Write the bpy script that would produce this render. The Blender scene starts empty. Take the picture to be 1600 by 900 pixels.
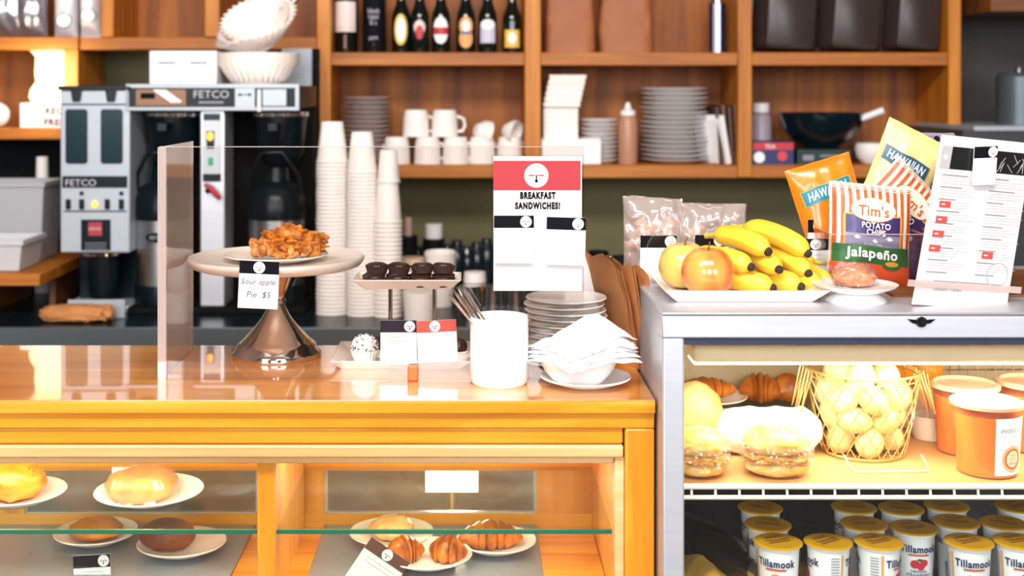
import bpy, bmesh, math, random
from mathutils import Vector, Matrix, Euler, noise
random.seed(7)
PI = math.pi
scene = bpy.context.scene
COL = scene.collection
F, VX, VY, CZ = 2000.0, 740.0, 135.0, 1.52      # focal length in px, optical centre, camera height

# ------------------------------------------------------------------ camera, world, light, exposure
cam_d = bpy.data.cameras.new('camera')
cam = bpy.data.objects.new('camera', cam_d); COL.objects.link(cam)
cam.location = (0, 0, CZ); cam.rotation_euler = (PI / 2, 0, 0)
cam_d.sensor_width = 36; cam_d.lens = 45
cam_d.shift_x = (800 - VX) / 1600; cam_d.shift_y = (VY - 450) / 1600
cam_d.dof.use_dof = True; cam_d.dof.focus_distance = 1.93; cam_d.dof.aperture_fstop = 4.2
cam_d.clip_start = 0.05
scene.camera = cam

world = bpy.data.worlds.new('world'); scene.world = world; world.use_nodes = True
wb = world.node_tree.nodes['Background']
wb.inputs[0].default_value = (0.80, 0.88, 1.0, 1); wb.inputs[1].default_value = 0.10

def area(name, loc, target, sx, sy, power, col, spread=None):
    l = bpy.data.lights.new(name, 'AREA'); l.shape = 'RECTANGLE'; l.size = sx; l.size_y = sy
    l.energy = power; l.color = col
    if spread: l.spread = spread
    o = bpy.data.objects.new(name, l); COL.objects.link(o); o.location = loc
    o.rotation_euler = (Vector(target) - Vector(loc)).to_track_quat('-Z', 'Y').to_euler()
    return o
DAY = (0.93, 0.96, 1.0)
area('window_daylight', (-2.4, -3.3, 2.3), (-2.4, 0, 2.1), 1.5, 1.75, 72, DAY)
area('window_daylight', (0.0, -3.3, 2.3), (0.0, 0, 2.1), 1.5, 1.75, 72, DAY)
area('window_daylight', (2.4, -3.3, 2.3), (2.4, 0, 2.1), 1.5, 1.75, 72, DAY)
area('ceiling_lamp_light', (-0.3, 0.25, 3.35), (-0.1, 3.0, 1.2), 2.6, 0.7, 120, (1.0, 0.93, 0.84))
area('staff_lamp_light', (-0.2, 2.9, 3.35), (-0.2, 3.0, 0.5), 3.0, 0.25, 5, (1.0, 0.93, 0.84))

vs = scene.view_settings
scene.display_settings.display_device = 'sRGB'
vs.view_transform = 'Standard'; vs.look = 'None'; vs.exposure = 0.6; vs.gamma = 1.0; vs.use_curve_mapping = False

# ------------------------------------------------------------------ materials
def lin(h):
    if isinstance(h, str):
        h = h.lstrip('#'); c = [int(h[i:i + 2], 16) / 255 for i in (0, 2, 4)]
    else: c = h
    return tuple((x / 12.92 if x <= .04045 else ((x + .055) / 1.055) ** 2.4) for x in c) + (1,)
MATS = {}
def mat(name, col='#888888', rough=.5, metal=0, coat=0, emit=None, es=0, var=0, scale=30, bump=0, trans=0, ior=1.5, sss=0, col2=None, stretch=(1, 1, 1), bscale=None, spec=.5):
    if name in MATS: return MATS[name]
    m = bpy.data.materials.new(name); m.use_nodes = True; nt = m.node_tree; n = nt.nodes; L = nt.links
    b = n['Principled BSDF']
    b.inputs['Base Color'].default_value = lin(col); b.inputs['Roughness'].default_value = rough
    b.inputs['Metallic'].default_value = metal; b.inputs['IOR'].default_value = ior
    b.inputs['Specular IOR Level'].default_value = spec
    if coat: b.inputs['Coat Weight'].default_value = coat; b.inputs['Coat Roughness'].default_value = .04
    if trans: b.inputs['Transmission Weight'].default_value = trans
    if sss:
        b.inputs['Subsurface Weight'].default_value = sss; b.inputs['Subsurface Scale'].default_value = .01
    if emit: b.inputs['Emission Color'].default_value = lin(emit); b.inputs['Emission Strength'].default_value = es
    tc = n.new('ShaderNodeTexCoord'); mp = n.new('ShaderNodeMapping'); mp.inputs['Scale'].default_value = stretch
    L.new(tc.outputs['Object'], mp.inputs['Vector'])
    if col2 or var:
        nz = n.new('ShaderNodeTexNoise'); nz.inputs['Scale'].default_value = scale; nz.inputs['Detail'].default_value = 5
        L.new(mp.outputs[0], nz.inputs['Vector'])
        cr = n.new('ShaderNodeValToRGB'); cr.color_ramp.elements[0].position = .35; cr.color_ramp.elements[1].position = .65
        c1 = lin(col)
        if col2: c2 = lin(col2)
        else: c2 = tuple(x * (1 - var) for x in c1[:3]) + (1,)
        cr.color_ramp.elements[0].color = c2; cr.color_ramp.elements[1].color = c1
        L.new(nz.outputs['Fac'], cr.inputs[0]); L.new(cr.outputs[0], b.inputs['Base Color'])
    if bump:
        nb = n.new('ShaderNodeTexNoise'); nb.inputs['Scale'].default_value = bscale or scale; nb.inputs['Detail'].default_value = 4
        L.new(mp.outputs[0], nb.inputs['Vector'])
        bp = n.new('ShaderNodeBump'); bp.inputs['Strength'].default_value = bump; bp.inputs['Distance'].default_value = .004
        L.new(nb.outputs['Fac'], bp.inputs['Height']); L.new(bp.outputs[0], b.inputs['Normal'])
    MATS[name] = m; return m
def wood(name, c1, c2, c3, axis=0, rough=.4, coat=0, sc=1.0, ior=1.5, crough=.04, hue=None):
    if name in MATS: return MATS[name]
    m = bpy.data.materials.new(name); m.use_nodes = True; nt = m.node_tree; n = nt.nodes; L = nt.links
    b = n['Principled BSDF']; b.inputs['Roughness'].default_value = rough; b.inputs['IOR'].default_value = ior
    if coat:
        b.inputs['Coat Weight'].default_value = coat; b.inputs['Coat Roughness'].default_value = crough; b.inputs['Coat IOR'].default_value = ior
    tc = n.new('ShaderNodeTexCoord'); mp = n.new('ShaderNodeMapping')
    s = [14 * sc] * 3; s[axis] = .9 * sc; mp.inputs['Scale'].default_value = s
    L.new(tc.outputs['Object'], mp.inputs['Vector'])
    nz = n.new('ShaderNodeTexNoise'); nz.inputs['Scale'].default_value = 1.6; nz.inputs['Detail'].default_value = 6; nz.inputs['Distortion'].default_value = .8
    L.new(mp.outputs[0], nz.inputs['Vector'])
    cr = n.new('ShaderNodeValToRGB'); e = cr.color_ramp.elements
    e[0].position = .28; e[0].color = lin(c1); e[1].position = .72; e[1].color = lin(c3)
    x = cr.color_ramp.elements.new(.5); x.color = lin(c2)
    L.new(nz.outputs['Fac'], cr.inputs[0])
    n2 = n.new('ShaderNodeTexNoise'); n2.inputs['Scale'].default_value = 9; n2.inputs['Detail'].default_value = 3
    L.new(mp.outputs[0], n2.inputs['Vector'])
    mx = n.new('ShaderNodeMix'); mx.data_type = 'RGBA'; mx.blend_type = 'MULTIPLY'; mx.inputs['Factor'].default_value = .25
    L.new(cr.outputs[0], mx.inputs[6]); L.new(n2.outputs['Fac'], mx.inputs[7]); L.new(mx.outputs[2], b.inputs['Base Color'])
    MATS[name] = m; return m
def glass(name, tint='#ffffff', refl=1.0, rough=.0, milk=0, milkcol='#ffffff'):
    if name in MATS: return MATS[name]
    m = bpy.data.materials.new(name); m.use_nodes = True; nt = m.node_tree; n = nt.nodes; L = nt.links
    for x in list(n): n.remove(x)
    out = n.new('ShaderNodeOutputMaterial'); tr = n.new('ShaderNodeBsdfTransparent'); tr.inputs[0].default_value = lin(tint)
    gl = n.new('ShaderNodeBsdfGlossy'); gl.inputs['Roughness'].default_value = rough
    fr = n.new('ShaderNodeLayerWeight'); fr.inputs[0].default_value = .5
    pw = n.new('ShaderNodeMath'); pw.operation = 'POWER'; pw.inputs[1].default_value = 5
    mu = n.new('ShaderNodeMath'); mu.operation = 'MULTIPLY_ADD'; mu.inputs[1].default_value = .9 * min(refl, 1.1); mu.inputs[2].default_value = .045 * refl; mu.use_clamp = True
    L.new(fr.outputs['Facing'], pw.inputs[0]); L.new(pw.outputs[0], mu.inputs[0])
    mx = n.new('ShaderNodeMixShader'); L.new(mu.outputs[0], mx.inputs[0]); L.new(gl.outputs[0], mx.inputs[2])
    if milk:
        df = n.new('ShaderNodeBsdfDiffuse'); df.inputs[0].default_value = lin(milkcol)
        m2 = n.new('ShaderNodeMixShader'); m2.inputs[0].default_value = milk
        L.new(tr.outputs[0], m2.inputs[1]); L.new(df.outputs[0], m2.inputs[2]); L.new(m2.outputs[0], mx.inputs[1])
    else: L.new(tr.outputs[0], mx.inputs[1])
    L.new(mx.outputs[0], out.inputs[0]); MATS[name] = m; return m

M = dict(
 casewood=wood('case_wood', '#cc6f0a', '#ee9a16', '#fbb640', 0, .35, .5),
 casewood_v=wood('case_wood_upright', '#c86c0a', '#ee9618', '#fbb240', 2, .35, .5),
 topwood=wood('counter_top_wood', '#cc7418', '#e69028', '#f4ae4c', 0, .3, 1.0, .8, 2.2, .01),
 lipwood=wood('pale_lip_wood', '#d8a060', '#efbf80', '#f8d6a4', 0, .35, .5),
 shelfwood=wood('shelf_wood', '#94500e', '#b86a14', '#cc7e22', 0, .5, 0),
 shelfwood_v=wood('shelf_wood_upright', '#a85c0e', '#c87816', '#de8e24', 2, .5, 0),
 backwood=wood('shelf_back_wood', '#683004', '#965008', '#b86c12', 2, .6, 0, .6),
 darkwood=wood('dark_wood', '#5e3414', '#7c4820', '#925a2c', 0, .5),
 wall=mat('olive_wall_paint', '#6f6a48', .8, var=.12, scale=3),
 wallr=mat('grey_wall_paint', '#454442', .8, var=.1, scale=3),
 plaster=mat('brown_plaster', '#6b5c4e', .9),
 floor=mat('floor_tile', '#6d5a4a', .5, var=.2, scale=4),
 steel=mat('brushed_steel', '#c9ccd2', .28, 1, var=.12, scale=6, stretch=(1, 1, 40)),
 steelw=mat('anodised_aluminium', '#d9dbe4', .42, .75, var=.06, scale=5, stretch=(1, 30, 30)),
 steeld=mat('satin_steel_panel', '#b0b8c0', .4, .3),
 chrome=mat('polished_chrome', '#e6e2e2', .05, 1),
 silver=mat('table_silver', '#d8d2d0', .12, 1),
 black=mat('black_plastic', '#08141a', .3, spec=.25),
 blackm=mat('matt_black', '#060a0c', .7, spec=.15),
 teal=mat('smoked_window_plastic', '#0d2a32', .2, spec=.25),
 dark=mat('dark_worktop', '#0c1c24', .25, spec=.3),
 white=mat('white_ceramic', '#f3efee', .2, coat=.4),
 offw=mat('cream_ceramic', '#f4e6dc', .25, coat=.4),
 paper=mat('white_paper', '#f6f5f7', .7),
 napkin=mat('white_napkin_tissue', '#f7f6f6', .9, bump=.25, scale=300),
 cup=mat('white_paper_cup', '#f1ebe8', .6),
 ink=mat('black_ink', '#0a0b12', .7, spec=.12),
 inkg=mat('grey_ink', '#8d8e98', .7),
 inkh=mat('handwriting_ink', '#4c4d5c', .7),
 inkl=mat('pale_grey_ink', '#c3c3cb', .7),
 red=mat('red_ink', '#c23c48', .6),
 redp=mat('coral_ink', '#d0564f', .6),
 navy=mat('navy_ink', '#1c2f62', .5),
 kraft=mat('kraft_paper', '#cc8850', .75, var=.2, scale=14, bump=.2),
 kraftd=mat('kraft_bag_paper', '#a5623a', .6, var=.15, scale=8, bump=.3),
 acrylic=glass('clear_acrylic', '#fbfaf9', 1.0),
 acrylic_e=glass('acrylic_edge', '#f1e6e2', 1.6, .05, .4, '#e8d8d4'),
 pane=glass('case_glass', '#fafcfa', .8),
 shelfglass=glass('shelf_glass', '#f2f8f4', .35),
 gedge=mat('green_glass_edge', '#0e6a52', .15, coat=.5),
 gedge_d=mat('dark_green_glass_edge', '#0c4a3c', .15, coat=.5),
 wrap=glass('cling_wrap', '#ffffff', 1.8, .10, .05),
 sleeve=glass('card_sleeve', '#ffffff', .6, .02, 0, '#f4f0f4'),
)
# ------------------------------------------------------------------ mesh builder
_tc = {}
def text_geo(s, bold=0):
    k = (s, bold)
    if k in _tc: return _tc[k]
    cu = bpy.data.curves.new('t', 'FONT'); cu.body = s; cu.align_x = 'CENTER'; cu.size = 1; cu.resolution_u = 3; cu.offset = bold; cu.space_character = 1 + bold * 3.6
    ob = bpy.data.objects.new('t', cu)
    me = ob.to_mesh()
    vv = [(v.co.x, v.co.y - .35) for v in me.vertices]; ff = [tuple(p.vertices) for p in me.polygons]
    ob.to_mesh_clear(); bpy.data.objects.remove(ob); bpy.data.curves.remove(cu)
    _tc[k] = (vv, ff); return _tc[k]

class MB:
    def __init__(s): s.v = []; s.f = []; s.m = []; s.mats = []
    def mi(s, m):
        if isinstance(m, str): m = M[m]
        if m not in s.mats: s.mats.append(m)
        return s.mats.index(m)
    def add(s, vs, fs, m):
        b = len(s.v); s.v += [Vector(v) for v in vs]; k = s.mi(m)
        for f in fs: s.f.append(tuple(b + i for i in f)); s.m.append(k)
        return s
    def box(s, x0, x1, y0, y1, z0, z1, m, R=None, piv=None):
        vs = [Vector((x, y, z)) for x in (x0, x1) for y in (y0, y1) for z in (z0, z1)]
        if R is not None:
            c = Vector(piv) if piv is not None else Vector(((x0 + x1) / 2, (y0 + y1) / 2, (z0 + z1) / 2)); vs = [R @ (v - c) + c for v in vs]
        return s.add(vs, [(0, 1, 3, 2), (4, 6, 7, 5), (0, 4, 5, 1), (2, 3, 7, 6), (0, 2, 6, 4), (1, 5, 7, 3)], m)
    def lathe(s, prof, m, c=(0, 0, 0), n=40, sx=1, sy=1, R=None, cap=True):
        c = Vector(c); vs = []; fs = []
        for r, z in prof:
            for i in range(n):
                a = 2 * PI * i / n; p = Vector((r * math.cos(a) * sx, r * math.sin(a) * sy, z))
                vs.append((R @ p if R is not None else p) + c)
        for j in range(len(prof) - 1):
            for i in range(n):
                fs.append((j * n + i, j * n + (i + 1) % n, (j + 1) * n + (i + 1) % n, (j + 1) * n + i))
        if cap:
            if prof[0][0] > 1e-5: fs.append(tuple(range(n))[::-1])
            if prof[-1][0] > 1e-5: fs.append(tuple((len(prof) - 1) * n + i for i in range(n)))
        return s.add(vs, fs, m)
    def tube(s, pts, r, m, n=10, closed=False, ell=1.0):
        pts = [Vector(p) for p in pts]; N = len(pts); rs = r if isinstance(r, (list, tuple)) else [r] * N
        vs = []; fs = []; up = None
        for i, p in enumerate(pts):
            t = (pts[(i + 1) % N] - pts[i - 1]) if closed else (pts[min(i + 1, N - 1)] - pts[max(i - 1, 0)])
            t.normalize()
            if up is None: up = Vector((0, 0, 1)) if abs(t.z) < .9 else Vector((1, 0, 0))
            a = t.cross(up); a.normalize(); b = a.cross(t); b.normalize(); up = b
            for k in range(n):
                w = 2 * PI * k / n; vs.append(p + a * (math.cos(w) * rs[i]) + b * (math.sin(w) * rs[i] * ell))
        for j in range(N if closed else N - 1):
            q = (j + 1) % N
            for k in range(n): fs.append((j * n + k, j * n + (k + 1) % n, q * n + (k + 1) % n, q * n + k))
        if not closed: fs.append(tuple(range(n))[::-1]); fs.append(tuple((N - 1) * n + k for k in range(n)))
        return s.add(vs, fs, m)
    def loft(s, rings, m, cap=True):
        n = len(rings[0]); vs = [v for r in rings for v in r]; fs = []
        for j in range(len(rings) - 1):
            for k in range(n): fs.append((j * n + k, j * n + (k + 1) % n, (j + 1) * n + (k + 1) % n, (j + 1) * n + k))
        if cap: fs.append(tuple(range(n))[::-1]); fs.append(tuple((len(rings) - 1) * n + k for k in range(n)))
        return s.add(vs, fs, m)
    def blob(s, c, rad, m, amp=.1, freq=3, seed=0, sub=4, flat=None, power=1, R=None, ridge=None):
        bm = bmesh.new(); bmesh.ops.create_icosphere(bm, subdivisions=sub, radius=1); c = Vector(c); vs = []
        for v in bm.verts:
            p = v.co.normalized()
            if power != 1: p = Vector([math.copysign(abs(x) ** power, x) for x in p])
            q = v.co.normalized() * freq + Vector((seed * 7.3, seed * 3.1, seed))
            d = 1 + amp * (noise.noise(q) + .5 * noise.noise(q * 2.3) + .3 * noise.noise(q * 5.1))
            if ridge: d += ridge(v.co)
            p = Vector((p.x * rad[0] * d, p.y * rad[1] * d, p.z * rad[2] * d))
            if flat is not None and p.z < flat: p.z = flat + (p.z - flat) * .1
            vs.append((R @ p if R is not None else p) + c)
        fs = [tuple(v.index for v in f.verts) for f in bm.faces]; bm.free()
        return s.add(vs, fs, m)
    # --- drawing on a surface function fn(u, v, e)
    def patch(s, fn, u0, u1, v0, v1, m, e=.0004, nu=1, nv=1):
        vs = [fn(u0 + (u1 - u0) * i / nu, v0 + (v1 - v0) * j / nv, e) for j in range(nv + 1) for i in range(nu + 1)]
        return s.add(vs, [(j * (nu + 1) + i, j * (nu + 1) + i + 1, (j + 1) * (nu + 1) + i + 1, (j + 1) * (nu + 1) + i) for j in range(nv) for i in range(nu)], m)
    def poly(s, fn, pts, m, e=.0004): return s.add([fn(u, v, e) for u, v in pts], [tuple(range(len(pts)))], m)
    def disc(s, fn, u, v, ru, m, e=.0006, rv=None, n=28, rings=3, r0=0):
        rv = rv or ru; vs = []; fs = []
        for k in range(rings + 1):
            t = r0 + (1 - r0) * k / rings
            for i in range(n): a = 2 * PI * i / n; vs.append(fn(u + ru * t * math.cos(a), v + rv * t * math.sin(a), e))
        for k in range(rings):
            for i in range(n): fs.append((k * n + i, k * n + (i + 1) % n, (k + 1) * n + (i + 1) % n, (k + 1) * n + i))
        return s.add(vs, fs, m)
    def text(s, fn, t, u, v, size, m, e=.0009, sx=1, bold=0, rot=0, shear=0, arc=0):
        vv, ff = text_geo(t, bold); vs = []; c, q = math.cos(rot), math.sin(rot)
        for a, b in vv:
            a2 = (a + shear * b) * size * sx; b2 = b * size
            b2 -= arc * a2 * a2
            vs.append(fn(u + a2 * c - b2 * q, v + a2 * q + b2 * c, e))
        return s.add(vs, ff, m)
    def slab(s, fn, w, h, m, t=.0008, u=0, v=0):
        vs = [fn(u + a * w / 2, v + b * h / 2, e) for e in (-t, 0) for a, b in ((-1, -1), (1, -1), (1, 1), (-1, 1))]
        return s.add(vs, [(3, 2, 1, 0), (4, 5, 6, 7), (0, 1, 5, 4), (1, 2, 6, 5), (2, 3, 7, 6), (3, 0, 4, 7)], m)
    def build(s, name, parent=None, world=True, bevel=0, seg=2, angle=38, solid=0, subsurf=0, recalc=True, org=None):
        me = bpy.data.meshes.new(name)
        off = Vector((0, 0, 0))
        if world:
            if parent is not None:
                off = parent.location.copy()
                if parent.parent is not None: off += parent.parent.location
            elif org is not None: off = Vector(org)
        me.from_pydata([v - off for v in s.v], [], s.f)
        for m in s.mats: me.materials.append(m)
        me.polygons.foreach_set('material_index', s.m)
        if recalc:
            bm = bmesh.new(); bm.from_mesh(me); bmesh.ops.recalc_face_normals(bm, faces=bm.faces); bm.to_mesh(me); bm.free()
        me.polygons.foreach_set('use_smooth', [True] * len(s.f)); me.set_sharp_from_angle(angle=math.radians(angle))
        me.update()
        o = bpy.data.objects.new(name, me); COL.objects.link(o)
        if parent is not None: o.parent = parent
        elif org is not None: o.location = org
        if solid: x = o.modifiers.new('solid', 'SOLIDIFY'); x.thickness = solid; x.offset = 0
        if bevel: x = o.modifiers.new('bevel', 'BEVEL'); x.width = bevel; x.segments = seg; x.limit_method = 'ANGLE'; x.angle_limit = math.radians(50)
        if subsurf: x = o.modifiers.new('sub', 'SUBSURF'); x.levels = subsurf; x.render_levels = subsurf
        return o

def tag(o, label, cat, group=None):
    o['label'] = label; o['category'] = cat
    if group: o['group'] = group
    return o
def thing(name, label, cat, loc=(0, 0, 0), group=None, rot=(0, 0, 0)):
    o = bpy.data.objects.new(name, None); COL.objects.link(o); o.location = loc; o.rotation_euler = rot
    o.empty_display_size = .05
    return tag(o, label, cat, group)
def struct(mb, name, **k):
    o = mb.build(name, **k); o['kind'] = 'structure'; return o
def dup(root, loc, rot=None, label=None, scale=None, group=None):
    r = root.copy(); COL.objects.link(r); r.location = loc
    if rot is not None: r.rotation_euler = rot
    if scale is not None: r.scale = scale
    if label: r['label'] = label
    if group: r['group'] = group
    for ch in list(root.children):
        c = ch.copy(); COL.objects.link(c); c.parent = r
        for g in list(ch.children):
            d = g.copy(); COL.objects.link(d); d.parent = c
    return r
def P(px, py, d): return Vector(((px - VX) / F * d, d, CZ - (py - VY) / F * d))
def X(px, d): return (px - VX) / F * d
def Z(py, d): return CZ - (py - VY) / F * d
def plane(o, U=(1, 0, 0), V=(0, 0, 1)):
    o = Vector(o); U = Vector(U).normalized(); V = Vector(V).normalized(); N = U.cross(V).normalized()
    return lambda u, v, e=0: o + U * u + V * v + N * e
def ringpts(cx, cy, z, rx, ry, n, p=2.0):
    out = []
    for i in range(n):
        a = 2 * PI * i / n; c, q = math.cos(a), math.sin(a)
        out.append(Vector((cx + rx * math.copysign(abs(c) ** (2 / p), c), cy + ry * math.copysign(abs(q) ** (2 / p), q), z)))
    return out
ORD = ['top', 'second', 'third', 'fourth', 'fifth', 'sixth', 'seventh', 'eighth', 'ninth', 'tenth', 'eleventh', 'twelfth', 'thirteenth', 'fourteenth', 'fifteenth', 'sixteenth', 'seventeenth', 'eighteenth']
def nth(i): return 'topmost' if i == 0 else ORD[i] + ' from the top'

# heights and depths
ZT = 1.067            # wooden counter top
YF, YB = 1.85, 2.24   # case front and back
FT = 1.202            # fridge top
ZK = .878             # back worktop
SH1, SH2 = 1.629, 1.268   # wall shelf upper surfaces

# ------------------------------------------------------------------ the room
struct(MB().box(-3.2, 3.4, -3.6, 4.6, -.06, 0, 'floor'), 'floor')
struct(MB().box(-3.2, 3.4, -3.6, 4.6, 3.5, 3.56, 'plaster'), 'ceiling')
struct(MB().box(-3.2, 1.62, 4.42, 4.52, 0, 3.5, 'wall').box(1.62, 3.4, 4.42, 4.52, 0, 3.5, 'wallr'), 'wall_back')
struct(MB().box(-3.26, -3.2, -3.6, 4.6, 0, 3.5, 'plaster'), 'wall_left')
struct(MB().box(3.4, 3.46, -3.6, 4.6, 0, 3.5, 'plaster'), 'wall_right')
wf = MB()
xs = [-3.2, -3.15, -1.65, -.75, .75, 1.65, 3.15, 3.4]
wf.box(-3.2, 3.4, -3.5, -3.4, 0, 1.4, 'plaster').box(-3.2, 3.4, -3.5, -3.4, 3.1, 3.5, 'plaster')
for a, b in ((0, 1), (2, 3), (4, 5), (6, 7)): wf.box(xs[a], xs[b], -3.5, -3.4, 1.4, 3.1, 'plaster')
struct(wf, 'wall_front')
for i, (a, b) in enumerate(((1, 2), (3, 4), (5, 6))):
    w = MB(); x0, x1 = xs[a], xs[b]
    w.box(x0, x0 + .05, -3.5, -3.38, 1.4, 3.1, 'darkwood').box(x1 - .05, x1, -3.5, -3.38, 1.4, 3.1, 'darkwood').box(x0, x1, -3.5, -3.38, 1.4, 1.45, 'darkwood').box(x0, x1, -3.5, -3.38, 3.05, 3.1, 'darkwood').box((x0 + x1) / 2 - .02, (x0 + x1) / 2 + .02, -3.47, -3.41, 1.45, 3.05, 'darkwood')
    struct(w, 'window_%d' % (i + 1))

# ------------------------------------------------------------------ wall shelving (front plane y = 4.1)
D0 = 4.1; s0 = D0 / F
shelf = thing('wall_shelving', 'large orange wood wall shelving with open cubbies holding bottles, mugs and plates', 'shelving', (X(1000, D0), D0, SH2))
for a, b, zl in ((495, 517, Z(300, D0)), (820, 845, SH2 - .04), (1153, 1175, SH2 - .04), (1482, 1502, Z(285, D0))):
    MB().box(X(a, D0), X(b, D0), D0, 4.40, zl, 2.2, 'shelfwood_v').build('upright', shelf, bevel=.003)
for a, b in ((517, 820), (845, 1153), (1175, 1482)):
    for zt in (SH1, SH2):
        MB().box(X(a, D0), X(b, D0), D0 + .004, 4.40, zt - .042, zt, 'shelfwood').build('shelf_board', shelf, bevel=.003)
    MB().box(X(a, D0), X(b, D0), 4.40, 4.418, SH2 - .04, 2.2, 'backwood').build('back_panel', shelf)
MB().box(X(495, D0), X(1502, D0), D0, 4.41, 2.2, 2.24, 'shelfwood').build('top_board', shelf, bevel=.003)
lsh = thing('wall_cubby', 'orange wood wall cubbies at upper left above the coffee machines', 'shelving', (X(250, D0), D0, 1.64))
zl = Z(58, D0)
MB().box(X(-220, D0), X(122, D0), D0, 4.40, zl - .04, zl, 'shelfwood').build('shelf_board', lsh, bevel=.003)
MB().box(X(122, D0), X(495, D0), D0 + .012, 4.40, zl - .04, zl, 'shelfwood').build('shelf_board', lsh, bevel=.003)
for a, b in ((158, 178), (320, 343), (-160, -140)):
    MB().box(X(a, D0), X(b, D0), D0, 4.40, zl, 2.2, 'shelfwood_v').build('upright', lsh, bevel=.003)
MB().box(X(100, D0), X(122, D0), D0, 4.40, Z(218, D0), zl - .04, 'shelfwood_v').build('upright', lsh, bevel=.003)
MB().box(X(-220, D0), X(100, D0), D0, 4.40, Z(218, D0), Z(200, D0), 'shelfwood').build('shelf_board', lsh, bevel=.003)
MB().box(X(-220, D0), X(495, D0), 4.40, 4.418, zl, 2.2, 'backwood').build('back_panel', lsh)
MB().box(X(-220, D0), X(108, D0), 4.40, 4.418, Z(218, D0), zl, 'backwood').build('back_panel', lsh)
MB().box(X(-220, D0), X(495, D0), D0, 4.41, 2.2, 2.24, 'shelfwood').build('top_board', lsh, bevel=.003)

# back worktop
wt = thing('back_worktop', 'long dark worktop with a pale metal front edge below the coffee machines', 'counter', (-.4, 3.4, 0))
MB().box(-2.9, 1.9, 3.40, 4.41, ZK - .02, ZK, 'dark').build('worktop', wt)
MB().box(-2.9, 1.9, 3.385, 3.40, ZK - .055, ZK + .004, mat('worktop_edge_metal', '#5c666c', .35, .4)).build('front_edge', wt, bevel=.003)
MB().box(-2.9, 1.9, 3.44, 4.41, 0, ZK - .02, 'blackm').build('cabinet_body', wt)

# ------------------------------------------------------------------ wooden display case with counter top
XR = .262; XL = -1.35
case = thing('display_case', 'orange wooden bakery display case with glass front and polished counter top', 'display case', (-.4, YF, 0))
z_ = lambda y: Z(y, YF)
cas = MB()
MB().box(XL, XR, YF - .004, YB, z_(645), ZT - .002, 'casewood').box(XL, XR, YF - .003, YB, ZT - .002, ZT, 'topwood').build('counter_top', case, bevel=.0008)
MB().box(XL, XR, YF + .004, YF + .05, z_(671), z_(645), 'casewood').build('rail', case, bevel=.002)
MB().box(XL, X(975, YF), YF + .010, YF + .05, z_(697), z_(671), 'casewood').box(XL, X(975, YF), YF + .006, YF + .05, z_(718), z_(698), 'lipwood').build('rail', case, bevel=.003)
MB().box(XL, X(962, YF), YF + .02, YF + .05, z_(731), z_(718), 'lipwood').build('bottom_lip', case, bevel=.002)
MB().box(X(977, YF), XR, YF + .004, YF + .05, .14, z_(671), 'casewood_v').build('stile', case, bevel=.003)
MB().box(X(962, YF), X(977, YF), YF + .012, YF + .05, .5, z_(718), 'lipwood').build('stile', case, bevel=.002)
MB().box(X(962, YF) , XR - .001, YF + .05, YB, .14, z_(645), 'casewood_v').build('side_panel', case)
MB().box(XL, XL + .03, YF + .05, YB, .14, z_(645), 'casewood_v').build('side_panel', case)
# partition between the bays
MB().box(X(402, YF + .03), X(430, YF + .03), YF + .03, YB - .03, .5, z_(731), 'casewood_v').build('partition', case, bevel=.002)
# back frame with two sliding door openings
yb = YB - .02; XB = lambda p: X(p, yb); ZBk = lambda p: Z(p, yb)
bf = MB()
bf.box(XL, XB(925), yb, YB, ZBk(735), z_(645), 'casewood')
bf.box(XL, XB(925), yb, YB, .70, ZBk(803), 'casewood')
for a, b in ((838, 925), (402, 508), (-30, 38)): bf.box(XB(a), XB(b), yb, YB, ZBk(803), ZBk(735), 'casewood_v')
bf.build('back_frame', case)
doorglass = glass('door_glass', '#e4e0da', 1.2, .05, .25, '#a8a29a')
for a, b in ((508, 838), (38, 402)):
    d_ = MB().box(XB(a), XB(b), yb + .008, yb + .012, ZBk(803), ZBk(735), doorglass).build('sliding_door', case)
    f_ = MB()
    for q in (735, 802): f_.box(XB(a), XB(b), yb + .004, yb + .016, ZBk(q + 2), ZBk(q), 'steeld')
    f_.box(XB(a), XB(a + 3), yb + .004, yb + .016, ZBk(803), ZBk(735), 'steeld').box(XB(b - 3), XB(b), yb + .004, yb + .016, ZBk(803), ZBk(735), 'steeld').build('door_frame', d_)
ZS = Z(829, YF + .04); ZD = .757
sg = MB().box(XL + .03, X(962, YF) - .001, YF + .045, YB - .03, ZS - .004, ZS, 'shelfglass').build('glass_shelf', case)
MB().box(XL + .03, X(962, YF) - .001, YF + .041, YF + .045, ZS - .0055, ZS + .0005, 'gedge').build('shelf_edge', case)
MB().box(XL + .03, X(962, YF) - .001, YF + .05, yb, ZD - .02, ZD, 'casewood').build('deck', case)
deckm = mat('grey_deck_tray', '#8f929a', .35, .3, var=.2, scale=5)
for a, b in ((508, 838), (-300, 400)):
    MB().box(XB(a) + .0, XB(b), YF + .06, yb - .002, ZD, ZD + .004, deckm).build('deck_tray', case, bevel=.001)
MB().box(XL + .03, X(962, YF) - .001, YF + .028, YF + .032, .5, z_(731), 'pane').build('front_pane', case)
MB().box(XL, XR, YF + .004, YF + .05, .14, .5, 'casewood').box(XL, XR, YF + .05, YB, .12, .16, 'casewood').box(XL, XB(925), yb, YB, .14, .70, 'casewood').build('base_panel', case)
MB().box(XL + .02, XR - .01, YF + .05, YB - .03, 0, .14, 'blackm').build('plinth', case)
lampw = mat('warm_tube_glow', '#fff2d8', .4, emit='#ffe2b0', es=5)
ct = thing('case_lamp', 'slim white tube lamp under the wooden counter top inside the display case', 'lamp', (-.4, YF + .07, z_(650)))
MB().box(-1.2, .18, YF + .055, YF + .085, z_(700), z_(646), 'white').build('housing', ct)
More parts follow.
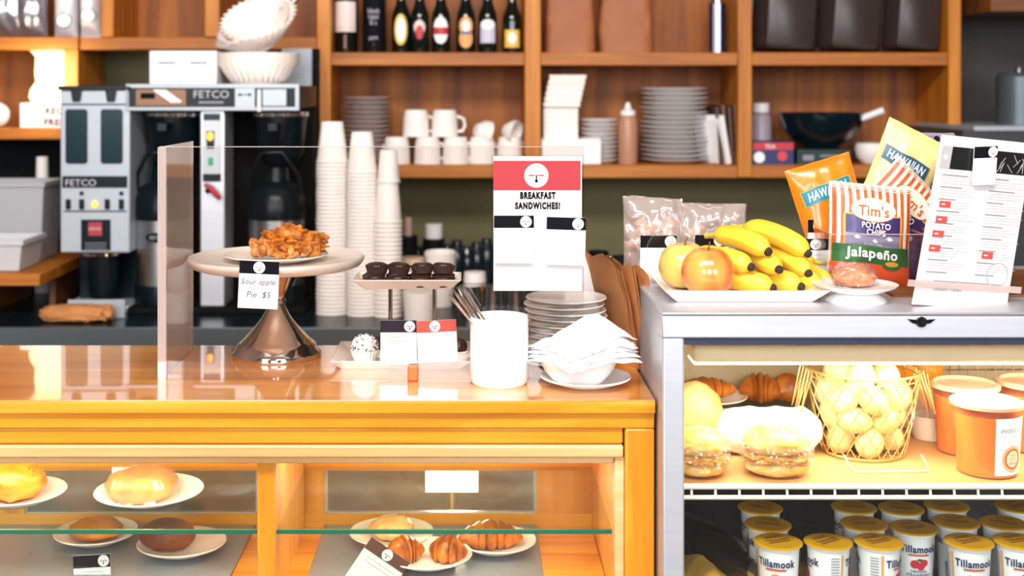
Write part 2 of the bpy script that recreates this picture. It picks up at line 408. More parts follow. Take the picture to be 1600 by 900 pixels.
MB().box(-1.18, .16, YF + .058, YF + .082, z_(703), z_(700), lampw).build('tube', ct)
l_ = area('case_lamp_light', (-.5, YF + .09, z_(706)), (-.5, YF + .22, .7), 1.3, .03, 3.0, (1, .86, .66))
# added glowing panel in place of the bright reflection behind the right sliding door
gl = thing('reflection_glow', 'added glowing panel behind the right glass door, standing in for a bright reflection', 'lamp', (X(706, 2.36), 2.36, Z(752, 2.36)))
MB().box(X(662, 2.36), X(750, 2.36), 2.365, 2.385, Z(772, 2.36), Z(728, 2.36), 'steel').build('housing', gl, bevel=.004)
MB().tube([(X(706, 2.36), 2.38, .01), (X(706, 2.36), 2.38, Z(770, 2.36))], .008, 'steel').lathe([(0, 0), (.07, 0), (.07, .008), (0, .014)], 'steel', c=(X(706, 2.36), 2.38, 0)).build('stand', gl)  # hidden stand, added to hold the glowing panel
MB().box(X(665, 2.36), X(747, 2.36), 2.36, 2.365, Z(769, 2.36), Z(731, 2.36), mat('reflection_face', '#ffffff', .4, emit='#fff0d0', es=14)).build('glow_panel', gl)

area('reflection_glow_light', (X(706, 2.36), 2.352, Z(750, 2.36)), (X(706, 2.36), 1.9, .84), .08, .03, 1.6, (1, .9, .7))  # added area light that spreads a warm glow over the plates

# ------------------------------------------------------------------ refrigerated case
FY = 1.80; FB = 2.27; FX0 = .265; FX1 = 1.25
fr = thing('fridge_case', 'silver metal refrigerated display case on the right with glass front', 'fridge', (.75, FY, 0))
zf = lambda y: Z(y, FY)
MB().box(FX0, FX1, FY, FB, zf(494), FT, 'steelw').build('top_panel', fr, bevel=.004)
MB().box(FX0, FX1, FY + .002, FY + .04, zf(529), zf(494), 'steelw').build('top_rail', fr, bevel=.002)
MB().box(FX0 + .001, X(1070, FY), FY + .003, FY + .04, .1, zf(529), 'steelw').build('post', fr, bevel=.003)
MB().box(FX1 - .03, FX1, FY + .003, FY + .04, .1, zf(529), 'steelw').build('post', fr, bevel=.003)
MB().box(FX0 + .001, FX0 + .02, FY + .04, FB - .002, .1, zf(494), 'steelw').build('side_panel', fr)
MB().box(FX1 - .02, FX1, FY + .04, FB - .002, .1, zf(494), 'steelw').build('side_panel', fr)
MB().box(FX0 + .03, FX1 - .03, FY + .006, FY + .03, zf(540), zf(529), mat('gasket', '#232c44', .5)).build('gasket', fr)
liner = mat('fridge_liner', '#c8bfae', .5)
MB().box(FX0 + .02, FX1 - .02, FB - .02, FB, .95, zf(494), mat('lit_liner_panel', '#b5a68a', .45)).box(FX0 + .02, FX1 - .02, FB - .02, FB, .1, .95, mat('shaded_liner_panel', '#101c24', .4)).build('back_panel', fr)  # one back wall: lamp glow above shelf and shade below put into colour
MB().box(FX0 + .02, FX1 - .02, FY + .04, FB - .02, zf(494) - .012, zf(494) - .002, liner).build('ceiling_liner', fr)
MB().box(FX0 + .02, FX1 - .02, FY + .04, FB - .02, .735, .75, mat('fridge_deck', '#26343e', .35)).build('deck', fr)
MB().box(FX0, FX1, FY + .003, FY + .04, .1, .72, 'steelw').box(FX0 + .02, FX1 - .02, FY + .04, FB - .02, .0, .735, 'blackm').build('base_panel', fr)
MB().box(X(1070, FY), FX1 - .03, FY + .012, FY + .016, .72, zf(540), 'pane').build('front_pane', fr)
# latch emblem on the rail
e = MB(); lf = plane(P(1440, 503, FY) + Vector((0, .001, 0)))
e.disc(lf, 0, 0, .0075, 'silver', .002).disc(lf, 0, 0, .0042, 'ink', .003).disc(lf, 0, 0, .0022, 'silver', .004)
e.poly(lf, [(-.02, .004), (-.006, .003), (-.006, -.003), (-.012, -.002)], 'ink', .0015).poly(lf, [(.02, .004), (.006, .003), (.006, -.003), (.012, -.002)], 'ink', .0015)
e.build('latch', fr)
# lamp in the fridge
fl = thing('fridge_lamp', 'long cream lamp housing glowing under the lid of the metal fridge case', 'lamp', (X(1300, 1.9), 1.9, 1.15))
MB().box(X(1083, 1.87), FX1 - .05, 1.87, 1.93, Z(567, 1.87), Z(541, 1.87), mat('cream_lamp_housing', '#f0d8b4', .4)).build('housing', fl, bevel=.005)
MB().box(X(1085, 1.87), FX1 - .055, 1.874, 1.926, Z(571, 1.87), Z(567, 1.87), mat('fridge_tube', '#fff4dc', .4, emit='#ffe9c4', es=6)).build('tube', fl, bevel=.001)
area('fridge_lamp_light', (.76, 1.90, Z(574, 1.87)), (.76, 2.0, .9), .85, .05, 3.9, (1, .85, .62))
# wire shelf
FS = Z(758, 1.85)
ws = thing('wire_shelf', 'white wire shelf covered with brown paper inside the metal fridge case', 'shelf', (.75, 1.85, FS - .02))
board = mat('brown_shelf_paper', '#cf9a62', .6, var=.15, scale=8)
MB().box(FX0 + .022, FX1 - .022, 1.855, 2.15, FS - .003, FS, board).build('shelf_paper', ws)
w_ = MB(); wm = mat('white_wire_coating', '#efe8de', .35)
w_.tube([(FX0 + .022, 1.85, FS - .002), (FX1 - .022, 1.85, FS - .002)], .0042, wm).tube([(FX0 + .022, 1.851, FS - .018), (FX1 - .022, 1.851, FS - .018)], .0034, wm)
x = FX0 + .05
while x < FX1 - .03:
    w_.tube([(x, 1.848, FS - .018), (x, 1.85, FS - .006), (x, 2.15, FS - .006)], .002, wm, n=6); x += .0345
w_.build('wire_frame', ws)
# rear glass shelf
RZ = Z(640, 2.12)
rs = thing('rear_shelf', 'raised rear glass shelf holding bread at the back of the fridge case', 'shelf', (.6, 2.12, RZ - .02))
MB().box(FX0 + .022, X(1255, 2.12), 2.12, FB - .022, RZ - .006, RZ, 'shelfglass').build('shelf_panel', rs)
MB().box(FX0 + .022, X(1255, 2.12), 2.115, 2.121, RZ - .008, RZ + .002, 'offw').build('shelf_edge', rs)
MB().box(X(1080, 2.2), X(1083, 2.2), 2.2, 2.24, FS, RZ - .006, 'steel').box(X(1240, 2.2), X(1243, 2.2), 2.2, 2.24, FS, RZ - .006, 'steel').box(FX0+.022,FX1-.022,2.15,2.245,FS-.004,FS,'dark').build('support', rs)

# ------------------------------------------------------------------ sneeze guard
GY = 1.978; gx0 = X(249, GY); gx1 = X(912, GY); gz1 = Z(230, GY)
g = thing('acrylic_sneeze_guard', 'clear acrylic sneeze guard standing on the wooden counter in front of the cakes', 'screen', (gx0, GY, ZT))
MB().box(gx0, gx1, GY, GY + .004, ZT, gz1, 'acrylic').build('front_panel', g)
MB().box(gx0, gx0 + .004, GY + .004, 2.20, ZT, gz1, 'acrylic_e').build('side_panel', g)
MB().box(gx0 - .002, gx0 + .011, GY - .003, GY + .008, ZT, gz1, 'acrylic_e').box(gx0 + .001, gx0 + .003, 2.19, 2.201, ZT, gz1, 'acrylic_e').build('corner_post', g)
MB().box(gx0, gx1, GY - .0002, GY + .0042, gz1, gz1 + .0012, 'acrylic_e').build('top_edge', g)

# ------------------------------------------------------------------ little cards
def draw_logo(mb, fn, u, v, r, e=.0008, red=False):
    mb.disc(fn, u, v, r, 'paper', e)
    mb.patch(fn, u - r * .62, u - r * .12, v - r * .04, v + r * .06, 'red' if red else 'ink', e + .0003).patch(fn, u + r * .12, u + r * .62, v - r * .04, v + r * .06, 'red' if red else 'ink', e + .0003)
    mb.patch(fn, u - r * .05, u + r * .05, v - r * .4, v + r * .05, 'ink', e + .0003).disc(fn, u, v - r * .45, r * .13, 'ink', e + .0003, n=10, rings=1)
def card(name, label, c, w, h, header='ink', logo=.78, hh=.26, lines=3, U=(1, 0, 0), V=(0, 0, 1), texts=(), group=None, holder=False, cat='card', lh='inkl', logor=.1):
    fn = plane(c, U, V); root = thing(name, label, cat, fn(0, -h / 2), group)
    mb = MB(); mb.slab(fn, w, h, 'paper', .001)
    mb.patch(fn, -w / 2, w / 2, h / 2 - hh * h, h / 2, header, .0004)
    draw_logo(mb, fn, -w / 2 + logo * w, h / 2 - hh * h / 2, hh * h * .46)
    v = h / 2 - hh * h - h * .1
    for i in range(lines):
        a = random.uniform(.2, .38); mb.patch(fn, -w * a, w * a, v - .0008, v, lh, .0004); v -= h * .085
    for t, u, vv, sz, mt in texts: mb.text(fn, t, u * w, vv * h, sz, mt, shear=.2)
    mb.build('printed_card', root)
    if holder:
        m2 = MB(); m2.slab(lambda u, v, e=0: fn(u, v, e + .003), w * 1.07, h * 1.06, 'sleeve', .0004); m2.build('clear_sleeve', root)
    return root
mm = GY / F
sx = lambda p: X(p, GY - .004); sz = lambda p: Z(p, GY - .004)
# breakfast sign
fn = plane((sx(840), GY - .006, sz(349)))
sg = thing('menu_sign', 'white and red breakfast sandwiches sign fixed to the clear acrylic screen', 'sign', fn(0, sz(455) - sz(349)))
W_ = sx(908) - sx(770); H_ = sz(245) - sz(455)
m = MB(); m.slab(fn, W_, H_, 'paper', .001)
k = (GY - .006) / F
vv = lambda p: (349 - p) * k
uu = lambda p: (p - 840) * k
m.patch(fn, uu(771), uu(907), vv(297), vv(251), 'red')
draw_logo(m, fn, uu(838), vv(274), 19 * k, red=True)
m.text(fn, 'BREAKFAST', uu(840), vv(305), 13.8 * k, 'ink', sx=.66, bold=.06).text(fn, 'SANDWICHES!', uu(840), vv(321), 13.8 * k, 'ink', sx=.66, bold=.06)
m.build('printed_sheet', sg)
m = MB(); m.slab(lambda u, v, e=0: fn(u, v, e + .0025), W_ * 1.05, H_ * 1.02, 'acrylic', .0005).build('clear_sleeve', sg)
pf = lambda p, q, d: P(p, q, d)
card('price_card', 'small black-headed price card on the left of the breakfast sign', P(803, 374, GY - .0125), 62 * mm, 74 * mm, hh=.26, logo=.80, lines=5)
card('price_card', 'small black-headed price card on the right of the breakfast sign', P(884, 377, GY - .0125), 61 * mm, 74 * mm, hh=.26, logo=.80, lines=5, U=(1, 0, -.03), V=(.03, 0, 1))
card('price_card', 'handwritten price card reading apple pie, hanging below the metal cake stand rim', P(404, 445, GY - .004), 62 * mm, 74 * mm, hh=.27, logo=.5, lines=0, U=(1, 0, -.045), V=(.045, 0, 1), holder=True,
     texts=(('Sour apple', 0, .07, .0125, 'inkh'), ('Pie  $5', .02, -.2, .0135, 'inkh')))
card('price_card', 'charcoal-headed card leaning in front of the chocolate cup stand, left of the red one', P(623, 534, 2.012), 58 * mm, 68 * mm, header=mat('charcoal_ink', '#352c3a', .7, spec=.15), logo=.8, hh=.28, lines=3, holder=True, lh='inkl')
card('price_card', 'coral-headed card in front of the chocolate cup stand', P(683, 533, 2.006), 63 * mm, 66 * mm, header='redp', logo=.46, hh=.28, lines=3, U=(1, 0, .05), V=(-.05, 0, 1))
m = MB(); c = P(645, 590, GY - .01)
m.box(c.x - .008, c.x + .008, GY - .012, GY - .002, ZT, ZT + .023, mat('copper_orange', '#c8642c', .35)).build('clip', None, org=(c.x, GY - .007, ZT), bevel=.002)
tag(bpy.context.scene.collection.objects[-1], 'tiny copper orange clip at the foot of the clear screen', 'clip')

# ------------------------------------------------------------------ cake stand, plate, pie
cs = thing('cake_stand', 'polished chrome pedestal cake stand on the wooden counter', 'cake stand', (X(432, 2.155), 2.155, ZT))
lp = [(0.0, .003), (.074, .0), (.076, .003), (.074, .009), (.069, .013), (.066, .02), (.058, .026), (.052, .032), (.040, .045), (.026, .062), (.017, .078), (.0135, .088)]
MB().lathe(lp, 'chrome', n=64).build('foot', cs, world=False, angle=60)
MB().lathe([(.0135, .088), (.016, .092), (.014, .096), (.018, .104), (.026, .118), (.034, .134), (.044, .146)], 'chrome', n=48).build('stem', cs, world=False, angle=60)
MB().lathe([(0, .146), (.05, .146), (.132, .15), (.141, .153), (.1465, .160), (.148, .165), (.1455, .168), (.1415, .166), (.137, .161), (0, .158)], mat('satin_plate_steel', '#f6ece4', .35, .3), n=80).build('top_plate', cs, world=False, angle=60)
def plate(name, label, loc, r, h=.014, m='offw', cat='plate', group=None, n=56, sy=1, thick=.004):
    o = MB().lathe([(0, 0), (r * .55, 0), (r * .6, h * .15), (r * .97, h * .85), (r, h), (r * .985, h + thick * .4), (r * .93, h * .9 + thick * .2), (r * .62, thick + h * .1), (0, thick)], m, n=n, sy=sy).build(name, world=False, angle=50)
    o.location = loc; return tag(o, label, cat, group)
plate('round_plate', 'cream round plate on the chrome cake stand under the apple pie', (X(430, 2.15), 2.16, ZT + .1582), .088, .012)
piem = mat('baked_pie', '#e08a2c', .5, col2='#8a4212', scale=55, bump=.8, bscale=120, coat=.2)
piem2 = mat('apple_filling', '#f0b060', .4, col2='#a8561c', scale=70, bump=.5, coat=.4)
pc = Vector((X(455, 2.15), 2.15, ZT + .172))
pie = thing('apple_pie', 'crumbly golden apple pie slice heaped on the cake stand plate', 'pie', pc)
m = MB(); rnd = random.Random(3)
m.blob(pc + Vector((.004, 0, .013)), (.05, .04, .019), piem, .3, 3, 1, 5, flat=-.011).blob(pc + Vector((-.02, 0, .028)), (.028, .03, .014), piem, .35, 3, 5, 4).blob(pc + Vector((.034, 0, .024)), (.027, .025, .013), piem, .35, 3, 9, 4)
for i in range(26):
    a = rnd.uniform(0, 2 * PI); q = rnd.uniform(.1, 1); w = rnd.uniform(.006, .012)
    m.blob(pc + Vector((math.cos(a) * .05 * q, math.sin(a) * .035 * q, .038 * (1 - q * q * .7) + .002)), (w * 1.4, w, w * .6), piem, .4, 3, i, 2, R=Euler((rnd.random(), rnd.random(), rnd.random() * 6)).to_matrix())
m.build('crust', pie)
m = MB()
for i in range(22):
    a = rnd.uniform(PI, 2 * PI); q = rnd.uniform(.75, 1.12); w = rnd.uniform(.006, .010)
    m.blob(pc + Vector((math.cos(a) * .054 * q, math.sin(a) * .042 * q, rnd.uniform(.002, .014))), (w * 1.5, w, w * .7), piem2, .3, 3, i, 2, R=Euler((rnd.random(), rnd.random(), rnd.random() * 6)).to_matrix())
m.build('apple_filling', pie)

# ------------------------------------------------------------------ two-tier tray with chocolates
td = 2.115
tier = thing('tiered_tray', 'two-tier cream rectangular serving tray on thin metal posts', 'tray', (X(635, td), td, ZT))
def tray_mb(cx, cy, z, w, d, h, m, wall=.004, flare=.018):
    mb = MB(); R = lambda w_, d_, zz: [Vector((cx + sx_ * w_ / 2, cy + sy_ * d_ / 2, zz)) for sx_, sy_ in ((-1, -1), (1, -1), (1, 1), (-1, 1))]
    mb.loft([R(w - 2 * flare, d - 2 * flare, z), R(w, d, z + h), R(w - 2 * wall, d - 2 * wall, z + h), R(w - 2 * flare - wall, d - 2 * flare - wall, z + wall)], m)
    return mb
uz = ZT + .131; tu = 2.06
tray_mb(X(638, tu), tu, uz, .174, .092, .017, 'offw').build('upper_tray', tier, bevel=.0025, seg=3)
tray_mb(X(630, td), td, ZT, .228, .165, .016, 'offw').build('lower_tray', tier, bevel=.0025, seg=3)
for p in (610, 679): MB().tube([(X(p, tu), tu, ZT + .004), (X(p, tu), tu, uz + .001)], .0035, 'silver').build('post', tier)
choc = mat('chocolate', '#4a2a20', .35, col2='#2a1612', scale=60, coat=.3)
chocw = mat('brown_pleated_paper', '#3a2220', .7)
def pleated(mb, c, r0, r1, z0, z1, m, n=26, amp=.06):
    rings = []
    for t in (0, .5, 1):
        r = r0 + (r1 - r0) * t
        rings.append([Vector((c[0] + r * (1 + amp * t * (1 if i % 2 else -1)) * math.cos(PI * i / n), c[1] + r * (1 + amp * t * (1 if i % 2 else -1)) * math.sin(PI * i / n), z0 + (z1 - z0) * t)) for i in range(2 * n)])
    vs = [v for q in rings for v in q]; N = 2 * n
    mb.add(vs, [(j * N + i, j * N + (i + 1) % N, (j + 1) * N + (i + 1) % N, (j + 1) * N + i) for j in range(2) for i in range(N)] + [tuple(range(N))], m)
k_ = 0
LZ = uz + .0045
pos_names = ['leftmost', 'second from left', 'third from left', 'rightmost']
choc0 = thing('chocolate_cup', 'x', 'chocolate', (0, 0, 0), 'chocolate cups on the upper tray')
MB().lathe([(0, .002), (.0135, .002), (.0165, .010), (.0155, .0145), (.012, .0162), (0, .0155)], choc, n=36).build('chocolate', choc0, world=False)
mm_ = MB(); pleated(mm_, (0, 0), .0155, .0182, 0, .0125, chocw, 22); mm_.build('paper_case', choc0, world=False, angle=20)
first = True
for ri, (dy, zz, rn) in enumerate(((2.042, 0, 'front row'), (2.079, 0, 'back row'), (2.060, .0172, 'upper layer'))):
    for i in range(4):
        px = (585, 621, 657, 693)[i] if zz == 0 else (589, 623, 660, 692)[i]
        lb = '%s dark chocolate cup in the %s on the upper tray' % (pos_names[i], rn)
        rt = (random.uniform(-.1, .1), random.uniform(-.08, .08), random.random() * 3)
        if first: choc0.location = (X(px, dy), dy, LZ + zz); choc0.rotation_euler = rt; choc0['label'] = lb; first = False
        else: dup(choc0, (X(px, dy), dy, LZ + zz), rt, lb)
# truffles on the lower tray
tl = ZT + .0045
def truffle(px, d, label, coco):
    o = thing('coconut_truffle' if coco else 'chocolate_truffle', label, 'truffle', (X(px, d), d, tl))
    mb = MB()
    if coco:
        rnd = random.Random(int(px)); mb.blob((0, 0, .027), (.020, .02, .018), mat('coconut_white', '#f2eef0', .8, bump=.9, scale=250), .12, 5, px)
        for i in range(170):
            a, b = rnd.uniform(0, 2 * PI), math.acos(rnd.uniform(-.3, 1)); n_ = Vector((math.sin(b) * math.cos(a), math.sin(b) * math.sin(a), math.cos(b)))
            c_ = Vector((0, 0, .027)) + Vector((n_.x * .0207, n_.y * .0207, n_.z * .0187)); R_ = Euler((rnd.random() * 6, rnd.random() * 6, rnd.random() * 6)).to_matrix()
            mb.box(c_.x - .0025, c_.x + .0025, c_.y - .0006, c_.y + .0006, c_.z - .0006, c_.z + .0006, mat('coconut_flake', '#ffffff', .8) if i % 4 else mat('dark_fleck', '#4a3c42', .7), R_)
        mb.build('truffle_ball', o, world=False)
    else:
        mb.blob((0, 0, .020), (.015, .015, .013), choc, .1, 3, px); mb.build('truffle_ball', o, world=False)
    m2 = MB(); pleated(m2, (0, 0), .016 if coco else .012, .022 if coco else .016, 0, .022 if coco else .014, 'paper', 20); m2.build('paper_case', o, world=False, angle=20)
truffle(570, 2.075, 'large coconut-rolled truffle at the left end of the lower tray', True)
truffle(592, 2.125, 'dark truffle behind the coconut-rolled truffle on the lower tray', False)
truffle(716, 2.11, 'dark truffle at the right end of the lower tray', False)

# ------------------------------------------------------------------ cutlery jar
jd = 1.955
jar = thing('ceramic_crock', 'plain white ceramic crock holding silver cutlery', 'jar', (X(780, jd), jd, ZT))
R_ = .0445
MB().lathe([(0, 0), (R_ * .9, 0), (R_ * .98, .004), (R_, .012), (R_, .100), (R_ * .97, .103), (R_ * .92, .100), (R_ * .92, .008), (0, .006)], 'white', n=64).build('body', jar, world=False)
def spoon(px0, py0, d0, px1, py1, d1, label, kind):
    a = P(px0, py0, d0); b = P(px1, py1, d1); t = (b - a); L_ = t.length; t.normalize()
    o = thing('dinner_fork' if kind == 'fork' else 'dinner_knife' if kind == 'knife' else 'dessert_spoon', label, 'cutlery', b, 'cutlery in the white crock')
    mb = MB(); ln = .19; st = b - t * ln
    pts = [st + t * ln * i / 12 for i in range(13)]
    rs = [.0028, .0028, .0028, .0028, .0026, .0026, .003, .0036, .0046, .0056, .0064, .0062, .0022]
    mb.tube(pts, rs, 'silver', n=12, ell=.35); mb.build('handle', o)
    m2 = MB()
    if kind == 'knife': m2.tube([st + t * (.015 - i * .016) for i in range(3)], [.004, .007, .002], 'silver', ell=.15)
    else: m2.tube([st + t * (.012 - .008 * i) for i in range(5)], [.003, .008, .011, .009, .003], 'silver', ell=.3)
    m2.build('blade' if kind == 'knife' else 'bowl', o)
    for ch in o.children: pass
    return o
def cutl(px1, py1, dx, d1, label, kind):
    # handle end at (px1,py1,d1); the other end stands on the floor of the crock
    b = P(px1, py1, d1); base = Vector((jar.location.x + dx, jd + .0, ZT + .026)); t = (b - base); ln = t.length; t.normalize()
    o = thing('dinner_fork' if kind == 'fork' else 'dinner_knife' if kind == 'knife' else 'dessert_spoon', label, 'cutlery', base)
    o['group'] = 'cutlery in the white crock'
    mb = MB(); N = 14; pts = [base + t * ln * i / (N - 1) for i in range(N)]
    rs = [.003, .003, .003, .003, .003, .003, .003, .0034, .004, .0048, .0056, .0062, .006, .002]
    mb.tube(pts, rs, 'silver', n=12, ell=.4); mb.build('handle', o)
    m2 = MB()
    if kind == 'knife': m2.tube([base + t * (.012 - i * .012) for i in range(3)], [.004, .006, .002], 'silver', ell=.15)
    else: m2.tube([base + t * (.012 - .0055 * i) for i in range(5)], [.003, .0065, .008, .0065, .002], 'silver', ell=.3)
    m2.build('knife_blade' if kind == 'knife' else 'fork_head' if kind == 'fork' else 'spoon_bowl', o)
cutl(700, 458, .012, 1.93, 'leftmost silver fork leaning out of the white crock', 'fork')
cutl(708, 453, .016, 1.955, 'second silver fork from left leaning out of the white crock', 'fork')
cutl(716, 450, .020, 1.975, 'middle silver knife leaning out of the white crock', 'knife')
cutl(723, 448, .024, 1.945, 'broad silver spoon handle, rightmost in the white crock', 'spoon')

# ------------------------------------------------------------------ plate stacks on the counter
pd = 2.10
for i in range(8):
    pass
zz = ZT
nP = 11
rr = [.066] * nP
for i in range(nP):
    r = .080 if i < 4 else .068 if i < 7 else .0665
    plate('side_plate', 'cream side plate, %s in the tall stack under the breakfast sign' % nth(nP - 1 - i), (X(884, pd) + random.uniform(-.003, .003), pd + random.uniform(-.002, .002), zz), r, .009, 'white' if i % 3 else 'offw', 'plate', 'plates stacked beside the brown bags', thick=.004)
    zz += .0098
zz = ZT
for i in range(6):
    plate('small_saucer', 'small cream saucer, %s in the low stack behind the crock' % nth(5 - i), (X(792, 2.09), 2.09, zz), .040, .010, 'offw', 'saucer', 'saucers stacked behind the crock'); zz += .0125

# ------------------------------------------------------------------ napkin bowl
bd = 1.945; bx = X(912, bd)
plate('saucer', 'white saucer under the bowl of napkins', (bx + .003, bd, ZT), .069, .013, 'white')
bo = thing('napkin_bowl', 'white ceramic bowl overflowing with paper napkins', 'bowl', (bx - .008, bd, ZT + .0045))
MB().lathe([(0, 0), (.036, 0), (.04, .004), (.052, .018), (.060, .034), (.0625, .043), (.060, .043), (.056, .034), (.048, .018), (.034, .006), (0, .005)], 'white', n=64).build('bowl', bo, world=False)
nap_n = 14
for i in range(nap_n):
    t = i / (nap_n - 1); rnd = random.Random(i + 40)
    half = (.060 - .006 * t) * (1 if i % 3 else 1.05); ang = rnd.uniform(-.25, .25) + (PI / 4 if i % 2 else .5)
    cx = bx - .004 + rnd.uniform(-.006, .006) + .006 * t; cy = bd + rnd.uniform(-.004, .004)
    base = ZT + .046 + t * .026; N = 18; vs = []
    pk = .004 + .034 * t ** 1.3
    for b_ in range(N + 1):
        for a_ in range(N + 1):
            u = (a_ / N * 2 - 1) * half; v = (b_ / N * 2 - 1) * half
            x_ = u * math.cos(ang) - v * math.sin(ang); y_ = u * math.sin(ang) + v * math.cos(ang)
            rr_ = math.hypot(x_ - .012, y_) / half
            z1 = base + pk * max(0, 1 - rr_ * .95) - .016 * max(0, rr_ - .8) + .0035 * noise.noise(Vector((x_ * 35, y_ * 35, i * 3.7)))
            vs.append((cx + x_, cy + y_, z1))
    mb = MB(); mb.add(vs, [(j * (N + 1) + q, j * (N + 1) + q + 1, (j + 1) * (N + 1) + q + 1, (j + 1) * (N + 1) + q) for j in range(N) for q in range(N)], 'napkin')
    o = mb.build('paper_napkin', org=(cx, cy, base), solid=.0016, recalc=False, angle=80)
    tag(o, 'folded white paper napkin, %s in the bowl pile' % nth(nap_n - 1 - i), 'napkin', 'napkins heaped in the bowl')

# ------------------------------------------------------------------ brown paper bags standing against the fridge
def flatbag(name, label, px, py_top, d, w, h, lean, m, group, yaw=0.9, t=.004, seed=0):
    x = X(px, d); base = Vector((x, d, ZT)); rt = Matrix.Rotation(yaw, 3, 'Z') @ Matrix.Rotation(0, 3, 'X')
    mb = MB(); N = 16; K = 6; rnd = random.Random(seed); vs = []
    top = P(px, py_top, d)
    U = Vector((math.cos(yaw), -math.sin(yaw), 0)); H = top.z - ZT
    for s_ in (-1, 1):
        for j in range(N + 1):
            v = j / N
            for i in range(K + 1):
                u = i / K - .5
                wob = .002 * noise.noise(Vector((u * 3, v * 5, seed * 3.3)))
                th = t * (1 - abs(2 * u) ** 4) * (.4 + .6 * (1 - v)) 
                nrm = Vector((U.y, -U.x, 0))
                p = base + U * (u * w) + Vector((lean * v ** 1.5 * H, 0, v * H + (.006 * math.sin(u * 9 + seed) * v))) + nrm * (s_ * th / 2 + wob)
                vs.append(p)
    n1 = (N + 1) * (K + 1); fs = []
    for s_ in range(2):
        for j in range(N):
            for i in range(K):
                a = s_ * n1 + j * (K + 1) + i; fs.append((a, a + 1, a + K + 2, a + K + 1))
    for j in range(N):
        for i in (0, K): a = j * (K + 1) + i; fs.append((a, a + K + 1, n1 + a + K + 1, n1 + a))
    mb.add(vs, fs, m); o = mb.build(name, org=base, angle=50); tag(o, label, 'paper bag', group)
bagnames = ['leftmost', 'second', 'third', 'fourth', 'fifth', 'sixth', 'rightmost']
for i in range(7):
    flatbag('paper_bag', 'flat brown paper bag standing against the fridge side, %s of seven' % bagnames[i], 966 + i * 4.6, 398 + i * 3.0 + (i % 3) * 5, 2.125 - i * .004, .15, 0, (-.20, -.19, -.17, -.14, -.12, -.08, -.06)[i], 'kraft', 'brown bags against the fridge', 1.30 + .03 * (i % 3), .0045, i)
for i in range(3):
    flatbag('paper_bag', 'flat white paper bag left of the brown ones, %s of three' % ('leftmost', 'middle', 'rightmost')[i], 912 + i * 9, 398 + i * 3, 2.20 - i * .006, .06, 0, -.02, 'paper', 'white bags behind the sign', .3, .003, i + 20)

# ------------------------------------------------------------------ on top of the fridge: fruit tray
tr = tray_mb(.400, 1.965, FT, .245, .20, .020, 'offw', .004, .022).build('serving_tray', org=(.4, 1.965, FT), bevel=.0025, seg=3)
tag(tr, 'large cream rectangular serving tray holding apples and bananas', 'tray')
FZ = FT + .005
def apple(label, px, d, r, m, tilt):
    o = thing('apple', label, 'apple', (X(px, d), d, FZ), rot=tilt)
    prof = []
    for i in range(25):
        a = PI * i / 24; rr_ = math.sin(a) ** .9 * r * (1 + .06 * math.cos(a)); z = -math.cos(a) * r * .92
        if i > 20: z -= (i - 20) * r * .05
        if i < 3: z += (3 - i) * r * .04
        prof.append((max(rr_, 0), z + r * .88))
    mb = MB().lathe(prof, m, n=40); mb.build('flesh', o, world=False, angle=80)
    MB().tube([(0, 0, r * 1.55), (.002, 0, r * 1.75), (.005, .001, r * 1.95)], .0012, 'darkwood', n=6).build('stem', o, world=False)
    return o
am = mat('red_apple_skin', '#e0602c', .22, col2='#eea850', scale=22, stretch=(1, 1, .25), coat=.6)
ag = mat('green_apple_skin', '#dcc468', .25, col2='#d2b85c', scale=30, coat=.5)
apple('shiny orange-red apple at the front left of the fruit tray', 1106, 1.925, .0405, am, (.0, .0, .6))
apple('yellow-green apple behind the red apple on the fruit tray', 1069, 1.995, .040, ag, (0, 0, 0))
banm = mat('banana_skin', '#f0c840', .4, col2='#e6b830', scale=12, bump=.05); bant = mat('banana_tip', '#33231a', .8)
bang = mat('banana_stem', '#c8b44a', .6)
def banana(label, p0, p1, bulge, r=.0180):
    bulge = (bulge[0], bulge[1], bulge[2] * .75); r *= 1.05
    a = P(*p0); b = P(*p1); mid = (a + b) / 2 + Vector(bulge); N = 18; pts = []; rs = []
    for i in range(N):
        t = i / (N - 1); pts.append(a * (1 - t) ** 2 + mid * 2 * t * (1 - t) + b * t * t)
        e_ = min(1, t / .22, (1 - t) / .17); rs.append(r * (.34 + .66 * math.sin(e_ * PI / 2) ** .8))
    o = thing('banana', label, 'banana', mid, 'bananas on the fruit tray')
    MB().tube(pts, rs, banm, n=7).build('peel', o, angle=30, subsurf=1)
    tdir = (pts[-1] - pts[-2]).normalized()
    MB().tube([pts[-1] - tdir * .001, pts[-1] + tdir * .004, pts[-1] + tdir * .006], [rs[-1] * 1.06, rs[-1] * .9, rs[-1] * .4], bant, n=10).build('tip', o)
    tdir = (pts[0] - pts[1]).normalized()
    MB().tube([pts[0] - tdir * .001, pts[0] + tdir * .012, pts[0] + tdir * .022], [rs[0] * .95, rs[0] * .6, rs[0] * .7], bang, n=8).build('stem', o)
banana('lowest left banana, lying behind the red apple', (1110, 436, 1.985), (1207, 450, 1.925), (0, .0, .014))
banana('banana at the bottom middle of the bunch', (1160, 430, 2.01), (1251, 448, 1.928), (.0, .0, .012))
banana('banana at the bottom right of the bunch', (1222, 426, 2.02), (1279, 449, 1.935), (.0, .01, .012))
banana('middle layer banana just right of the red apple', (1085, 400, 2.00), (1173, 417, 1.93), (.0, .01, .014), .018)
banana('middle layer banana with blunt dark tip at the centre of the bunch', (1150, 396, 2.04), (1217, 421, 1.925), (.0, .01, .014), .018)
banana('middle layer banana pointing right', (1190, 388, 2.04), (1263, 427, 1.945), (.004, .01, .014), .0175)
banana('upper left banana on top of the bunch', (1118, 368, 2.03), (1200, 393, 1.935), (.0, .0, .020), .0185)
